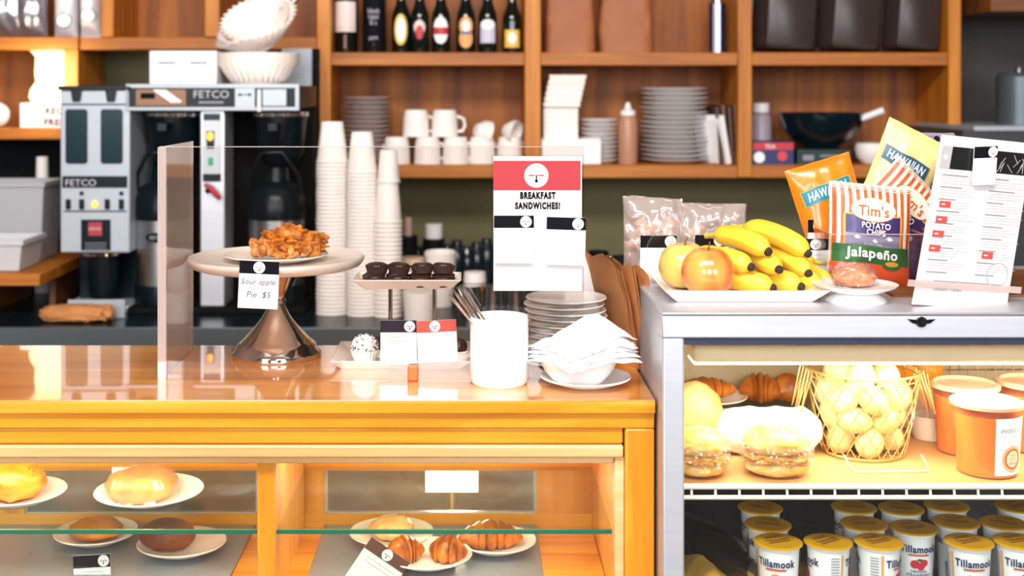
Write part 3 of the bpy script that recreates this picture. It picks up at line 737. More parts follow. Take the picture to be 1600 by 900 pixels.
banana('upper right banana, longest on top of the bunch', (1163, 356, 2.04), (1262, 396, 1.955), (.005, .0, .022), .0185)
banana('banana at the back right, stem showing beyond the bunch', (1272, 409, 2.055), (1190, 405, 2.04), (0, 0, .010), .014)
banana('thin banana at the far right end of the bunch', (1225, 410, 2.06), (1297, 444, 1.975), (.006, 0, .012), .014)

# pedestal plate with wrapped pastry
pp = thing('pedestal_plate', 'small white footed plate to the right of the fruit tray', 'plate', (X(1336, 1.905), 1.905, FT))
MB().lathe([(0, 0), (.046, 0), (.044, .004), (.034, .010), (.030, .012)], 'white', n=48).build('foot', pp, world=False)
MB().lathe([(.03, .011), (.045, .016), (.060, .022), (.062, .025), (.057, .0245), (0, .019)], 'white', n=56).build('plate', pp, world=False)
pz = FT + .021; 
o = thing('wrapped_muffin', 'pinkish brown scone in cling wrap on the white footed plate', 'pastry', (X(1334, 1.905), 1.905, pz))
MB().blob((0, 0, .013), (.031, .026, .018), mat('scone_crust', '#d8925c', .55, col2='#a85c34', scale=60, bump=.5), .14, 3, 4, 4, flat=-.0115).build('scone', o, world=False)
MB().blob((0, 0, .014), (.0335, .0285, .0205), 'wrap', .16, 5, 8, 4, flat=-.0135).build('cling_wrap', o, world=False)

# cards on the fridge
kk = 2.03 / F
card('price_card', 'handwritten black-headed card at the far left of the fridge top', P(1029, 405, 2.075), 58 * kk, 76 * kk, hh=.26, logo=.83, lines=4, holder=True)
card('price_card', 'black-headed card behind the green apple and bananas', P(1112, 402, 2.085), 54 * kk, 72 * kk, hh=.26, logo=.72, lines=2, holder=True)
card('price_card', 'black-headed card just behind the banana tips, left of the chips', P(1274, 410, 2.085), 56 * kk, 76 * kk, hh=.24, logo=.5, lines=2, holder=True)
card('price_card', 'white card with oval emblem fixed on the corner of the chip box', P(1280, 375, 2.098), 37 * kk, 66 * kk, hh=.32, logo=.5, lines=2)

# cellophane bags
foilb = glass('cellophane', '#f6eef0', 3.5, .10, .30, '#ecdcd4')
def pillow(base_fn, w, h, t, crk=.0, seed=0, pinch=.0, fr=18):
    def S(u, v, e=0):
        a = min(1, abs(2 * u / w)); b = min(1, abs(2 * v / h))
        th = t * (1 - a ** 3) ** .7 * (1 - b ** 4) ** .8
        cr = crk * noise.noise(Vector((u * fr, v * fr, seed))) + crk * .6 * noise.noise(Vector((u * fr * 2.5, v * fr * 1.6, seed + 9)))
        uu_ = u * (1 - pinch * (1 - b ** 2) * .0) * (1 + pinch * b ** 2)
        return base_fn(uu_, v + .003 * noise.noise(Vector((u * 30, seed, v * 8))), th + cr * (.35 + .65 * (1 - a * b)) + e)
    return S
def pillow_mesh(mb, base_fn, S, w, h, m, nu=28, nv=36, back=.4):
    mb.patch(S, -w / 2, w / 2, -h / 2, h / 2, m, 0, nu, nv)
    B = lambda u, v, e=0: (lambda f, b: b + (b - f) * back)(S(u, v), base_fn(u, v))
    mb.patch(B, -w / 2, w / 2, -h / 2, h / 2, m, 0, nu, nv)
for i, (px, py, w, h, lb) in enumerate(((1020, 377, .098, .128, 'clear cellophane bag of snacks on the fridge top, left of two'), (1113, 380, .112, .118, 'clear cellophane bag of snacks on the fridge top, right of two'))):
    c = P(px, py, 2.17); c.z = FT + h / 2 + .001; bf_ = plane(c, (1, .0, .0 if i else -.06), (0, .05, 1)); S = pillow(bf_, w, h, .020, .012, i * 5 + 1, .04, 32)
    o = thing('cellophane_bag', lb, 'bag', bf_(0, -h / 2), 'cellophane bags behind the price cards')
    mb = MB(); pillow_mesh(mb, bf_, S, w, h, foilb, 34, 40); mb.build('cellophane', o, recalc=False)
    m2 = MB(); rnd = random.Random(i); tan = mat('snack_biscuit', '#d8a478', .6, col2='#f0dcc4', scale=60)
    for q in range(26):
        m2.blob(bf_(rnd.uniform(-.38, .38) * w, rnd.uniform(-.44, .18) * h, 0), (.011, .006, .008), tan, .3, 3, q, 2)
    m2.build('snack_pieces', o)

# ------------------------------------------------------------------ chips in an acrylic box
def chipbag(name, label, c, w, h, U, V, draw, base, t=.022, seed=0, crk=.004):
    bfn = plane(c, U, V); S = pillow(bfn, w, h, t, crk, seed, .04)
    o = thing(name, label, 'bag of chips', bfn(0, -h / 2)); mb = MB()
    pillow_mesh(mb, bfn, S, w, h, base); draw(mb, S, w, h)
    # crimped seam
    for s_ in (1, -1):
        for j in range(3): mb.patch(S, -w / 2, w / 2, s_ * (h / 2 - .002 - j * .003), s_ * (h / 2 - .0032 - j * .003), base, .0014, 20, 1)
    mb.build('bag', o, recalc=False, angle=60); return o
stripe = mat('orange_stripe', '#cf5a2a', .4); cream = mat('cream_foil', '#f7ecdc', .35)
purple = mat('purple_foil', '#3a2a66', .3); gold = mat('gold_foil', '#e2a03a', .35); green = mat('green_foil', '#2c7a34', .3, col2='#1c5a2a', scale=30)
orange = mat('orange_foil', '#ef7d12', .3, coat=.4); teal2 = mat('teal_ink', '#1f7f90', .35); yfoil = mat('pale_yellow_foil', '#f3dc94', .3, coat=.4)
darkp = mat('dark_purple_foil', '#4a1f52', .3, coat=.4); redf = mat('red_orange_foil', '#e2562a', .35)
mount = mat('mountain_grey', '#8a86a8', .5); snow = mat('snow_white', '#f4f2f8', .5)
bluef = mat('blue_banner', '#1b5573', .4)
def draw_tims(variant):
    def dr(mb, S, w, h):
        n = 11
        for i in range(n):
            u = -w / 2 + w * (i + .25) / n
            mb.patch(S, u, u + w / n * .5, h * .5 if variant else -h * .5, h * .495, stripe, .0006, 1, 24) if variant == 0 else mb.patch(S, u, u + w / n * .5, -h * .5, h * .495, stripe, .0006, 1, 24)
        # central panel
        lo = -h * .5
        mb.patch(S, -w * .36, w * .36, lo, h * .20, gold, .0010, 14, 20).patch(S, -w * .335, w * .335, lo, h * .185, purple, .0014, 14, 20)
        if variant == 0:
            mb.patch(S, -w * .335, w * .335, -h * .12, h * .0, mount, .0018, 12, 6)
            for k_, (a, b, q) in enumerate(((-.2, .03, .12), (.02, .0, .10), (.2, .035, .13))):
                mb.poly(S, [((a - q) * w, -h * .12), (a * w, (b - .045) * h), ((a + q) * w, -h * .12)], mount, .0021).poly(S, [((a - q * .35) * w, (b - .07) * h), (a * w, (b - .045) * h), ((a + q * .4) * w, (b - .075) * h), (a * w, (b - .09) * h)], snow, .0024)
            mb.patch(S, -w * .47, w * .47, -h * .30, -h * .12, green, .0020, 16, 6)
            mb.patch(S, -w * .49, w * .49, -h * .495, -h * .30, redf, .0020, 16, 6)
            mb.text(S, 'Jalape\u00f1o', 0, -h * .19, .0215, snow, .0030, sx=1.0, bold=.03)
            mb.disc(S, w * .24, -h * .29, w * .12, green, .0032, rv=h * .05).disc(S, w * .24, -h * .28, w * .085, gold, .0036, rv=h * .025)
            mb.text(S, 'POTATO', .003, h * .090, .0130, snow, .0050, sx=.85, bold=.02).text(S, 'CHIPS', .003, h * .022, .0130, snow, .0055, sx=.85, bold=.02)
            mb.text(S, 'EXTRA THICK', 0, -h * .10, .0048, snow, .0030)
        else:
            mb.text(S, 'POTATO', 0, h * .09, .014, snow, .0024, sx=.8, bold=.02)
            mb.patch(S, -w * .5, w * .5, -h * .5, -h * .2, darkp, .0020, 12, 5)
        mb.disc(S, 0, h * .245, w * .27, cream, .0022, rv=h * .115)
        mb.disc(S, 0, h * .245, w * .28, gold, .0020, rv=h * .122, r0=.93, rings=1)
        mb.text(S, "Tim's", 0, h * .235, .0235, stripe, .0030, sx=.92, bold=.015)
        for s_ in (-1, 1): mb.patch(S, -w / 2, w / 2, h * .475, h * .495, cream, .0011, 16, 1)
    return dr
def draw_haw(ban, letter='HAWAIIAN', du=0, dv=.10, rot=0, sz=.021):
    def dr(mb, S, w, h):
        Rn = lambda u, v, e=0: S(du * w + u * math.cos(rot) - v * math.sin(rot), dv * h + u * math.sin(rot) + v * math.cos(rot), e)
        mb.patch(Rn, -w * .40, w * .40, -.0135, .0135, gold, .0012, 12, 3)
        mb.patch(Rn, -w * .385, w * .385, -.0125, .0125, ban, .0016, 12, 3)
        mb.text(Rn, letter, 0, .001, sz, snow, .0022, sx=.62, bold=.015, shear=.2)
        for k_ in range(7):
            a = -.9 + k_ * .3; mb.poly(Rn, [(-.004 + k_ * .0015, -.016), (.002 + k_ * .0015, -.016), (-.012 + k_ * .006, -.032)], teal2 if k_ % 2 else mat('leaf_dark', '#3c4a30', .5), .0013)
    return dr
box_y0, box_y1 = 2.0, 2.165; bxl = X(1298, 2.0); bxr = X(1446, 2.0)
ab = thing('acrylic_box', 'clear acrylic box full of chip bags on the fridge top', 'box', ((bxl + bxr) / 2, 2.08, FT))
zt_ = Z(367, 2.0)
q = MB()
q.box(bxl, bxr, box_y0, box_y0 + .003, FT, zt_, 'acrylic').box(bxl, bxr, box_y1, box_y1 + .003, FT, zt_, 'acrylic').box(bxl, bxl + .003, box_y0 + .003, box_y1, FT, zt_, 'acrylic').box(bxr - .003, bxr, box_y0 + .003, box_y1, FT, zt_, 'acrylic').build('walls', ab)
q = MB()
for a in (box_y0, box_y1): q.box(bxl, bxr, a - .0003, a + .0033, zt_, zt_ + .0015, 'acrylic_e')
for a in (bxl, bxr - .003): q.box(a, a + .003, box_y0 + .003, box_y1, zt_, zt_ + .0015, 'acrylic_e')
q.build('rim', ab)
chipbag('chip_bag', 'orange and cream striped bag of jalape\u00f1o chips at the front of the acrylic box', P(1358, 366, 2.04), .128, .158, (1, .0, -.10), (.06, .1, 1), draw_tims(0), cream, .020, 2, .003)
chipbag('chip_bag', 'orange striped chip bag tilted to the right behind the jalape\u00f1o bag', P(1393, 343, 2.10), .125, .165, (1, 0, -1.05), (.92, .12, .88), draw_tims(1), cream, .018, 5)
chipbag('chip_bag', 'plain orange foil chip bag leaning left out of the acrylic box', P(1299, 328, 2.115), .108, .165, (1, 0, .30), (-.28, .12, 1), draw_haw(teal2, 'HAWAIIAN', 0, .19, .06), orange, .018, 8, .006)
chipbag('chip_bag', 'pale yellow foil chip bag standing tallest behind the striped ones', P(1404, 283, 2.15), .105, .18, (1, 0, -.52), (.42, .06, 1), draw_haw(bluef, 'HAWAIIAN', -.05, .17, -.05), yfoil, .018, 12, .006)
chipbag('chip_bag', 'dark purple foil chip bag at the right of the acrylic box beside the menu', P(1418, 402, 2.06), .06, .085, (1, 0, .25), (-.1, .1, 1), lambda mb, S, w, h: mb.patch(S, -w * .5, w * .1, h * .3, h * .49, stripe, .001, 5, 3), darkp, .014, 15)
def dr_p(mb, S, w, h):
    mb.patch(S, -w * .5, w * .5, h * .36, h * .49, mat('violet_foil', '#7a4a9a', .35), .001, 8, 2)
    for k_ in range(3): mb.disc(S, (-.25 + k_ * .22) * w, h * .43, .005, 'ink' if k_ % 2 else teal2, .0016)
    for k_ in range(9): mb.patch(S, -w * .4, w * .35, h * (.3 - k_ * .07), h * (.285 - k_ * .07), 'ink', .0012, 6, 1)
chipbag('chip_bag', 'greyish lilac printed snack bag peeking out behind the menu top', P(1468, 265, 2.19), .062, .125, (1, 0, 0), (-.06, .1, 1), dr_p, mat('lilac_grey_foil', '#9a8c98', .4), .012, 19)

# ------------------------------------------------------------------ menu in stand
U = Vector((1, .26, -.10)).normalized(); V = Vector((.25, .20, 1)).normalized()
bl = P(1425, 457, 1.845)
mw, mh = .158, .255
cM = bl + U * mw / 2 + V * mh / 2
cM += Vector((0, 0, FT + .004 - bl.z))
fnm = plane(cM, U, V)
ms = thing('menu_stand', 'tall white cafe menu leaning in a stand at the right of the fridge top', 'menu', (cM - V * mh / 2))
m = MB(); m.slab(fnm, mw, mh, 'paper', .0012)
m.patch(fnm, -mw * .40, mw * .5, mh * .30, mh * .435, mat('menu_photo', '#10181c', .3), .0004)
m.patch(fnm, -mw * .47, -mw * .36, mh * .30, mh * .435, 'inkl', .0006).disc(fnm, -mw * .42, mh * .37, .004, 'paper', .0008)
rnd = random.Random(4)
for i in range(13):
    u = rnd.uniform(.12, .47) * mw; v = mh * rnd.uniform(.315, .42); a = rnd.uniform(.5, 2.4); l = .008
    du, dv = math.cos(a) * l, math.sin(a) * l; v = max(mh * .31 + abs(dv), min(mh * .425 - abs(dv), v)); u = min(u, mw * .49 - abs(du))
    m.poly(fnm, [(u - du - .0006, v - dv), (u - du + .0006, v - dv), (u + du + .0006, v + dv), (u + du - .0006, v + dv)], 'inkl', .0007)
for cidx, cu_ in enumerate((-.30, .22)):
    v = mh * .26; k_ = 0
    while v > -mh * .32:
        hd = k_ % 4 == 0; wdt = rnd.uniform(.18, .3) if hd else rnd.uniform(.3, .42)
        u0 = (cu_ - .12) * mw
        m.patch(fnm, u0, u0 + wdt * mw, v, v + (.0016 if hd else .0009), 'inkg' if hd else 'inkl', .0005)
        k_ += 1; v -= .0062 if k_ % 4 == 0 else .0040
m.patch(fnm, -mw * .4, mw * .5, mh * .272, mh * .2735, 'inkg', .0006)
for u, v in ((-.40, .09), (-.41, .0), (-.42, -.085), (-.43, -.17), (.14, -.19)):
    m.patch(fnm, u * mw, (u + .12) * mw, v * mh - .005, v * mh + .005, 'redp', .0008).patch(fnm, (u + .02) * mw, (u + .06) * mw, v * mh - .001, v * mh + .001, 'paper', .0010)
m.patch(fnm, -mw * .32, mw * .4, -mh * .36, -mh * .355, 'inkg', .0006)
m.text(fnm, 'DESSERT MENU', -mw * .16, -mh * .40, .0085, 'inkg', .0008, sx=.8)
m.disc(fnm, mw * .34, -mh * .30, .019, 'inkl', .0008, r0=.88, rings=1)
m.build('menu_sheet', ms)
m = MB(); f2 = lambda u, v, e=0: fnm(u, v, e + .0025)
m.slab(f2, mw * 1.03, mh * 1.01, 'acrylic', .0006); m.slab(lambda u, v, e=0: fnm(u, v - mh * .38, e + .006), mw * 1.2, .010, 'acrylic_e', .002)
m.slab(lambda u, v, e=0: fnm(u, v - mh * .505, e - .02), mw * 1.02, .003, 'acrylic', .05); m.build('stand', ms)
cc = fnm(-mw * .02, mh * .335, .008)
card('price_card', 'small tilted handwritten card clipped over the dark photo of the tall menu', cc, .040, .058, hh=.30, logo=.80, lines=6, U=U + Vector((0, 0, .12)), V=V + Vector((-.10, 0, 0)))
MB().box(X(1420, 1.86), FX1 - .1, 1.93, 2.2, FT, FT + .004, 'darkwood').build('dark_mat', org=(.9, 2.0, FT)); tag(COL.objects[-1], 'dark brown wooden board lying on the fridge top under the menu', 'board')

# ------------------------------------------------------------------ pastries in the wooden case
def plate_c(name, label, px, py, z, w_px, **k):
    d = (CZ - z) * F / (py - VY); r = w_px / 2 / F * d
    d = min(d, YB - .035 - r)
    return plate(name, label, (X(px, d), d, z + .0005), r, .016, **k), d, r
crm = mat('croissant_crust', '#d07820', .4, col2='#8a4210', scale=45, bump=.5, bscale=80, coat=.25)
def croissant(label, x, y, z, L_, th, yaw, curve=.6, name='croissant', m=None, tips=.25):
    o = thing(name, label, 'pastry', (x, y, z), rot=(0, 0, yaw)); N = 60; K = 20; rings = []
    for i in range(N + 1):
        t = i / N * 2 - 1; a = t * curve; R0 = L_ / 2 / max(math.sin(curve), .1)
        cx, cy = R0 * math.sin(a), R0 * (1 - math.cos(a)) * -1
        env = max(.02, (1 - abs(t) ** 2.2)) ** .6 * (1 - tips * abs(t))
        step = (abs(t) * 3.6 + .15) % 1.0; r = th * env * (.86 + .34 * math.sqrt(max(0, 1 - step)))
        nx, ny = math.cos(a), -math.sin(a); ring = []
        for k2 in range(K):
            w = 2 * PI * k2 / K; rad = r * (1 + .05 * noise.noise(Vector((t * 6, math.cos(w) * 2, math.sin(w) * 2 + x * 9))))
            h_ = math.cos(w) * rad; vz = math.sin(w) * rad * .85
            ring.append(Vector((cx + h_ * ny * -1 * 1.0 * 1, cy + h_ * nx, max(vz, -th * .55) + th * .56)))
        rings.append(ring)
    MB().loft(rings, m or crm).build('pastry', o, world=False, angle=35)
    return o
def bun(name, label, x, y, z, rad, m, seed=0, amp=.12, cat='pastry', extra=None, freq=2.5):
    o = thing(name, label, cat, (x, y, z))
    MB().blob((0, 0, rad[2] * .85), rad, m, amp, freq, seed, 4, flat=-rad[2] * .85).build('pastry', o, world=False, angle=80)
    if extra: extra(o)
    return o
zs = ZS + .001; zd = ZD + .0045
goldc = mat('golden_cake', '#dc8410', .45, col2='#b8620c', scale=30, bump=.3)
brn = mat('brown_bread', '#8a4a26', .5, col2='#6a3418', scale=25, bump=.2)
yel = mat('yellow_danish', '#d88a1c', .45, col2='#b0640f', scale=20, bump=.2)
crb = mat('crumb_topping', '#c86a1c', .7, col2='#8a3c10', scale=90, bump=.6)
pt = .006
_, d, r = plate_c('pastry_plate', 'cream plate at the far left of the glass shelf under a crumb cake', 28, 783, zs, 148)
def crumbs(o):
    mb = MB(); rnd = random.Random(2)
    for i in range(70):
        a = rnd.uniform(0, 2 * PI); q = rnd.random() ** .5; w = rnd.uniform(.003, .007)
        mb.blob((math.cos(a) * .036 * q + .008, math.sin(a) * .03 * q, .047 - q * q * .012), (w, w, w), crb, .3, 2, i, 1)
    mb.build('crumb_topping', o, world=False)
bun('crumb_cake', 'golden cake with crumb topping at the far left of the glass shelf', X(24, d), d, zs + pt, (.047, .042, .030), yel, 3, extra=crumbs)
_, d, r = plate_c('pastry_plate', 'cream plate on the glass shelf under the round golden bun', 233, 781, zs, 168)
def bagel(label, x, y, z, R0, r0, h, m, wrapm='wrap'):
    o = thing('wrapped_cake', label, 'pastry', (x, y, z))
    prof = [(0, h * .80), (R0 * .18, h * .78), (R0 * .4, h * .95), (R0 * .62, h), (R0 * .85, h * .9), (R0, h * .62), (R0 * .98, h * .3), (R0 * .86, .002), (R0 * .5, 0), (0, .001)]
    mb = MB(); mb.lathe(prof, m, n=48); o2 = mb
    for i, v in enumerate(mb.v): mb.v[i] = v * (1 + .05 * noise.noise(v * 60))
    mb.build('cake', o, world=False, angle=70)
    w2 = MB(); w2.lathe([(0, h + .002), (R0 * .6, h + .003), (R0 * .92, h * .95), (R0 * 1.05, h * .6), (R0 * 1.04, .006), (R0 * 1.12, .001)], wrapm, n=64, cap=False)
    for i, v in enumerate(w2.v): w2.v[i] = v * (1 + .06 * noise.noise(v * 90))
    w2.build('cling_wrap', o, world=False, angle=20)
bagel('round golden bundt cake in cling wrap on the glass shelf', X(221, d), d, zs + pt, .054, .02, .038, goldc)
_, d, r = plate_c('pastry_plate', 'cream plate on the grey deck under the yellow danish, left of the brown roll', 150, 832, zd, 126)
def fill(o): MB().blob((.002, -.004, .026), (.014, .011, .004), crb, .3, 3, 2, 3).blob((.012, .004, .026), (.008, .006, .003), brn, .3, 3, 2, 3).build('filling', o, world=False)
bun('danish_pastry', 'flat yellow danish with dark filling on the grey deck behind the glass shelf edge', X(150, d), d, zd + pt, (.044, .036, .017), yel, 5, extra=fill)
_, d, r = plate_c('pastry_plate', 'cream plate on the grey deck under the dark brown roll', 284, 862, zd, 138)
bun('bread_roll', 'smooth dark brown bread roll on the grey deck', X(262, d), d, zd + pt, (.046, .030, .026), brn, 6, .05)
_, d, r = plate_c('pastry_plate', 'cream plate at the rear of the right bay under a pale wrapped slice', 612, 834, zd, 130)
bun('wrapped_cake_slice', 'pale cream cake slice on the rear plate of the right bay', X(612, d), d, zd + pt, (.036, .028, .020), mat('pale_cake', '#f0d09a', .5, col2='#e0a050', scale=20), 9, .15)
_, d, r = plate_c('pastry_plate', 'cream plate at the front of the right bay under two small croissants', 668, 880, zd, 140)
croissant('small twisted croissant on the left of the front plate in the right bay', X(633, d), d, zd + pt, .060, .0245, .45, .6)
croissant('small twisted croissant on the right of the front plate in the right bay', X(700, d), d, zd + pt, .060, .0245, 2.75, .6)
_, d, r = plate_c('pastry_plate', 'cream plate at the right of the right bay under a large croissant', 775, 858, zd, 126)
croissant('large golden croissant on the rightmost plate of the wooden case', X(765, d), d, zd + pt, .105, .027, .12, .6)
card('price_card', 'black-headed card standing on the grey deck in the left bay', P(144, 898, 1.99), 58 * .000995, 60 * .000995, hh=.32, logo=.82, lines=2, U=(1, 0, .06), V=(-.06, .1, 1), holder=True)
card('price_card', 'brown-headed card tilted on its corner in front of the two small croissants', P(588, 893, 1.97), 74 * .000985, 78 * .000985, header=mat('brown_ink', '#6a3c26', .6), hh=.25, logo=.5, lines=2, U=(1, .1, -.72), V=(.72, .3, 1), holder=True)
card('price_card', 'white card standing on the glass shelf behind the wrapped round cake', P(206, 745, 2.145), 62 * .00107, 30 * .00107, header='paper', hh=.5, logo=.4, lines=1)

# ------------------------------------------------------------------ inside the fridge
fz = FS + .0006
crust2 = mat('fridge_croissant', '#c87828', .45, col2='#9a4c14', scale=40, bump=.4)
plate('pastry_plate', 'white oval plate of croissants on the rear shelf of the fridge', (X(1105, 2.175), 2.175, RZ + .001), .068, .010, 'white', n=48)
croissant('croissant at the left end of the raised rear fridge shelf', X(1100, 2.18), 2.18, RZ + .007, .11, .022, .25, .5, m=crust2)
croissant('glazed croissant on the rear fridge shelf behind the egg basket, left of two', X(1188, 2.185), 2.185, RZ + .001, .07, .030, -.2, .5, m=crust2)
croissant('glazed croissant on the rear fridge shelf behind the egg basket, right of two', X(1232, 2.19), 2.19, RZ + .001, .06, .028, .5, .5, m=crust2)
orm = mat('orange_peel', '#f08a18', .4, bump=.3, scale=250)
for i, (px, py, nm) in enumerate(((1375, 580, 'left'), (1412, 578, 'middle'), (1442, 584, 'right'))):
    dd = 2.19
    o = thing('orange', 'whole orange on the box behind the egg basket, %s of three' % nm, 'orange', (X(px, dd), dd, Z(py + 20, dd)))
    MB().blob((0, 0, .031), (.032, .032, .031), orm, .01, 2, i, 4).build('peel', o, world=False)
    MB().lathe([(0, .0005), (.003, .0), (.002, .002), (0, .003)], 'darkwood', c=(0, 0, .061), n=8).build('stem_end', o, world=False)
bx_ = MB().box(X(1345, 2.15), X(1480, 2.15), 2.15, 2.235, FS, Z(600, 2.19), 'offw').build('carton', org=(X(1410, 2.19), 2.19, FS), bevel=.003); tag(bx_, 'pale carton under the oranges at the back of the fridge', 'carton')
# sandwiches
sandm = mat('sandwich_bread', '#d89c28', .5, col2='#e8cc84', scale=28, bump=.2); filling = mat('sandwich_filling', '#e0a83c', .5, col2='#b86c20', scale=60)
def sandwich(label, px, d, w, dp, h, seed):
    o = thing('wrapped_sandwich', label, 'sandwich', (X(px, d), d, fz))
    MB().blob((0, 0, h * .78), (w, dp, h * .36), sandm, .08, 2.5, seed, 4, flat=-h * .22).build('top_bun', o, world=False)
    MB().blob((0, 0, h * .44), (w * .97, dp * .97, h * .16), filling, .25, 5, seed + 2, 4).build('filling', o, world=False)
    MB().blob((0, 0, h * .22), (w * .95, dp * .95, h * .25), sandm, .08, 2.5, seed + 4, 4, flat=-h * .2).build('bottom_bun', o, world=False)
    MB().blob((0, 0, h * .53), (w * 1.09, dp * 1.09, h * .62), 'wrap', .14, 6, seed + 7, 5, flat=-h * .52).build('cling_wrap', o, world=False, angle=25)
sandwich('wrapped bun sandwich at the front of the fridge shelf, right of two', 1213, 1.905, .050, .042, .062, 3)
sandwich('wrapped bun sandwich against the left fridge post on the middle shelf', 1092, 1.905, .042, .042, .060, 8)
bun('large_bun', 'large round bun at the left end of the fridge shelf behind the sandwiches', X(1085, 2.03), 2.03, fz, (.048, .040, .058), mat('fridge_bun', '#c88c3c', .45, col2='#dcb878', scale=14), 4, .05)
o = thing('wrapped_baguette', 'long white paper-wrapped roll behind the bun sandwiches', 'sandwich', (X(1200, 2.01), 2.01, fz))
rings = []
for i in range(13):
    t = i / 12; x_ = -.082 + .164 * t; sc_ = min(1, .45 + 2.2 * min(t, 1 - t) / .5)
    rings.append([Vector((x_, math.cos(a) * .032 * sc_, .036 + math.sin(a) * .036 * sc_ * (1 + .05 * math.sin(i * 2)))) for a in [2 * PI * j / 24 for j in range(24)]])
MB().loft(rings, 'paper').build('paper_wrap', o, world=False)
MB().loft([[v * .9 + Vector((0, 0, .004)) for v in r_] for r_ in rings[:4]], sandm).build('bread_end', o, world=False)
# clear tray under the sandwich
tray_mb(X(1222, 1.90), 1.91, FS, .0001, .0001, .0001, 'acrylic')
# egg basket
bc = Vector((X(1348, 2.02), 2.02, fz)); RB, RT, HB = .062, .088, .132
bk = thing('wire_basket', 'small gold wire basket full of eggs in the fridge', 'basket', bc)
gw = mat('gold_wire', '#d8b878', .3, .7)
mb = MB()
ring = lambda R, z, n=48: [(R * math.cos(2 * PI * i / n), R * math.sin(2 * PI * i / n), z) for i in range(n)]
Rz = lambda z: RB + (RT - RB) * (z / HB) ** .8
mb.tube(ring(RT, HB), .0022, gw, n=8, closed=True).tube(ring(RB, .003), .002, gw, n=8, closed=True).tube(ring(RT * .985, HB - .01), .0012, gw, n=6, closed=True)
for i in range(8): a = PI * i / 8; mb.tube([(RB * math.cos(a), RB * math.sin(a), .003), (-RB * math.cos(a), -RB * math.sin(a), .003)], .0010, gw, n=5)
mb.build('rim', bk, world=False)
mb = MB(); nd = 22
for s_ in (1, -1):
    for i in range(nd):
        a0 = 2 * PI * i / nd; pts = []
        for j in range(8): t = j / 7; a = a0 + s_ * t * 1.1; z = .003 + (HB - .003) * t; pts.append((Rz(z) * math.cos(a), Rz(z) * math.sin(a), z))
        mb.tube(pts, .0009, gw, n=5)
mb.build('mesh', bk, world=False)
for sgn in (-1, 1):
    mb = MB(); pts = []
    for i in range(9):
        y_ = -.035 + .07 * i / 8; out = i % 2
        pts.append((sgn * (RT + .001 + out * .016), y_, HB - (.002 if not out else .062 + .004 * (i % 3))))
    mb.tube(pts, .0012, gw, n=6); mb.build('folded_handle', bk, world=False)
eggm = mat('egg_shell', '#ead0a0', .5, col2='#e2be84', scale=8, spec=.3)
egg0 = None
dirs = {270: 'front', 315: 'front right', 0: 'right', 45: 'back right', 90: 'back', 135: 'back left', 180: 'left', 225: 'front left'}
def near(a):
    a = math.degrees(a) % 360; return dirs[min(dirs, key=lambda k: min(abs(k - a), 360 - abs(k - a)))]
def egg_mesh():
    pr = []
    for i in range(19):
        a = PI * i / 18; z = -math.cos(a); r = math.sin(a) * (1 - .12 * z); pr.append((max(r, 0) * .0212, z * .0272))
    return pr
seen = {}
def lab_egg(layer, dn):
    k2 = (layer, dn); seen[k2] = seen.get(k2, 0) + 1
    return 'pale egg at the %s of the %s layer in the wire basket' % (dn, layer)
for layer, (zc, rad, n, off) in {'bottom': (.026, .038, 5, 270), 'second': (.060, .046, 6, 240), 'third': (.094, .054, 8, 270), 'top': (.126, .036, 5, 250)}.items():
    spots = [(rad * math.cos(math.radians(off + 360 * i / n)), rad * math.sin(math.radians(off + 360 * i / n)), near(math.radians(off + 360 * i / n))) for i in range(n)]
    if layer in ('third',): spots.append((0, 0, 'centre'))
    for x_, y_, dn in spots:
        lb = lab_egg(layer, dn); rt = (random.uniform(-1, 1) + .8, random.uniform(-.9, .9), random.uniform(0, 3))
        lc = (bc.x + x_, bc.y + y_, bc.z + zc)
        if egg0 is None:
            egg0 = MB().lathe(egg_mesh(), eggm, n=28).build('egg', world=False, angle=80); tag(egg0, lb, 'egg', 'eggs in the wire basket'); egg0.location = lc; egg0.rotation_euler = rt
        else: dup(egg0, lc, rt, lb)
# price rail wire
mb = MB(); tw = mat('pale_teal_wire', '#9cc8b0', .4)
y0_ = 1.925
mb.tube([(X(1325, y0_), y0_ + .02, FS + .016), (X(1325, y0_), y0_, FS + .010), (X(1330, y0_), y0_ - .02, FS + .003), (X(1445, y0_), y0_ - .015, FS + .003), (X(1447, y0_), y0_, FS + .010), (X(1447, y0_), y0_ + .02, FS + .016)], .0014, tw, n=6)
o = mb.build('wire_holder', org=(X(1385, y0_), y0_, FS)); tag(o, 'bent pale green wire clip on the shelf in front of the egg basket', 'wire')
# white cup behind basket
o = MB().lathe([(0, 0), (.026, 0), (.030, .01), (.030, .038), (.027, .038), (.026, .006), (0, .004)], 'offw', n=40).build('ramekin', world=False); o.location = (X(1448, 2.07), 2.10, fz); o.location.x = X(1452, 2.10); tag(o, 'small cream ramekin right of the egg basket', 'ramekin')
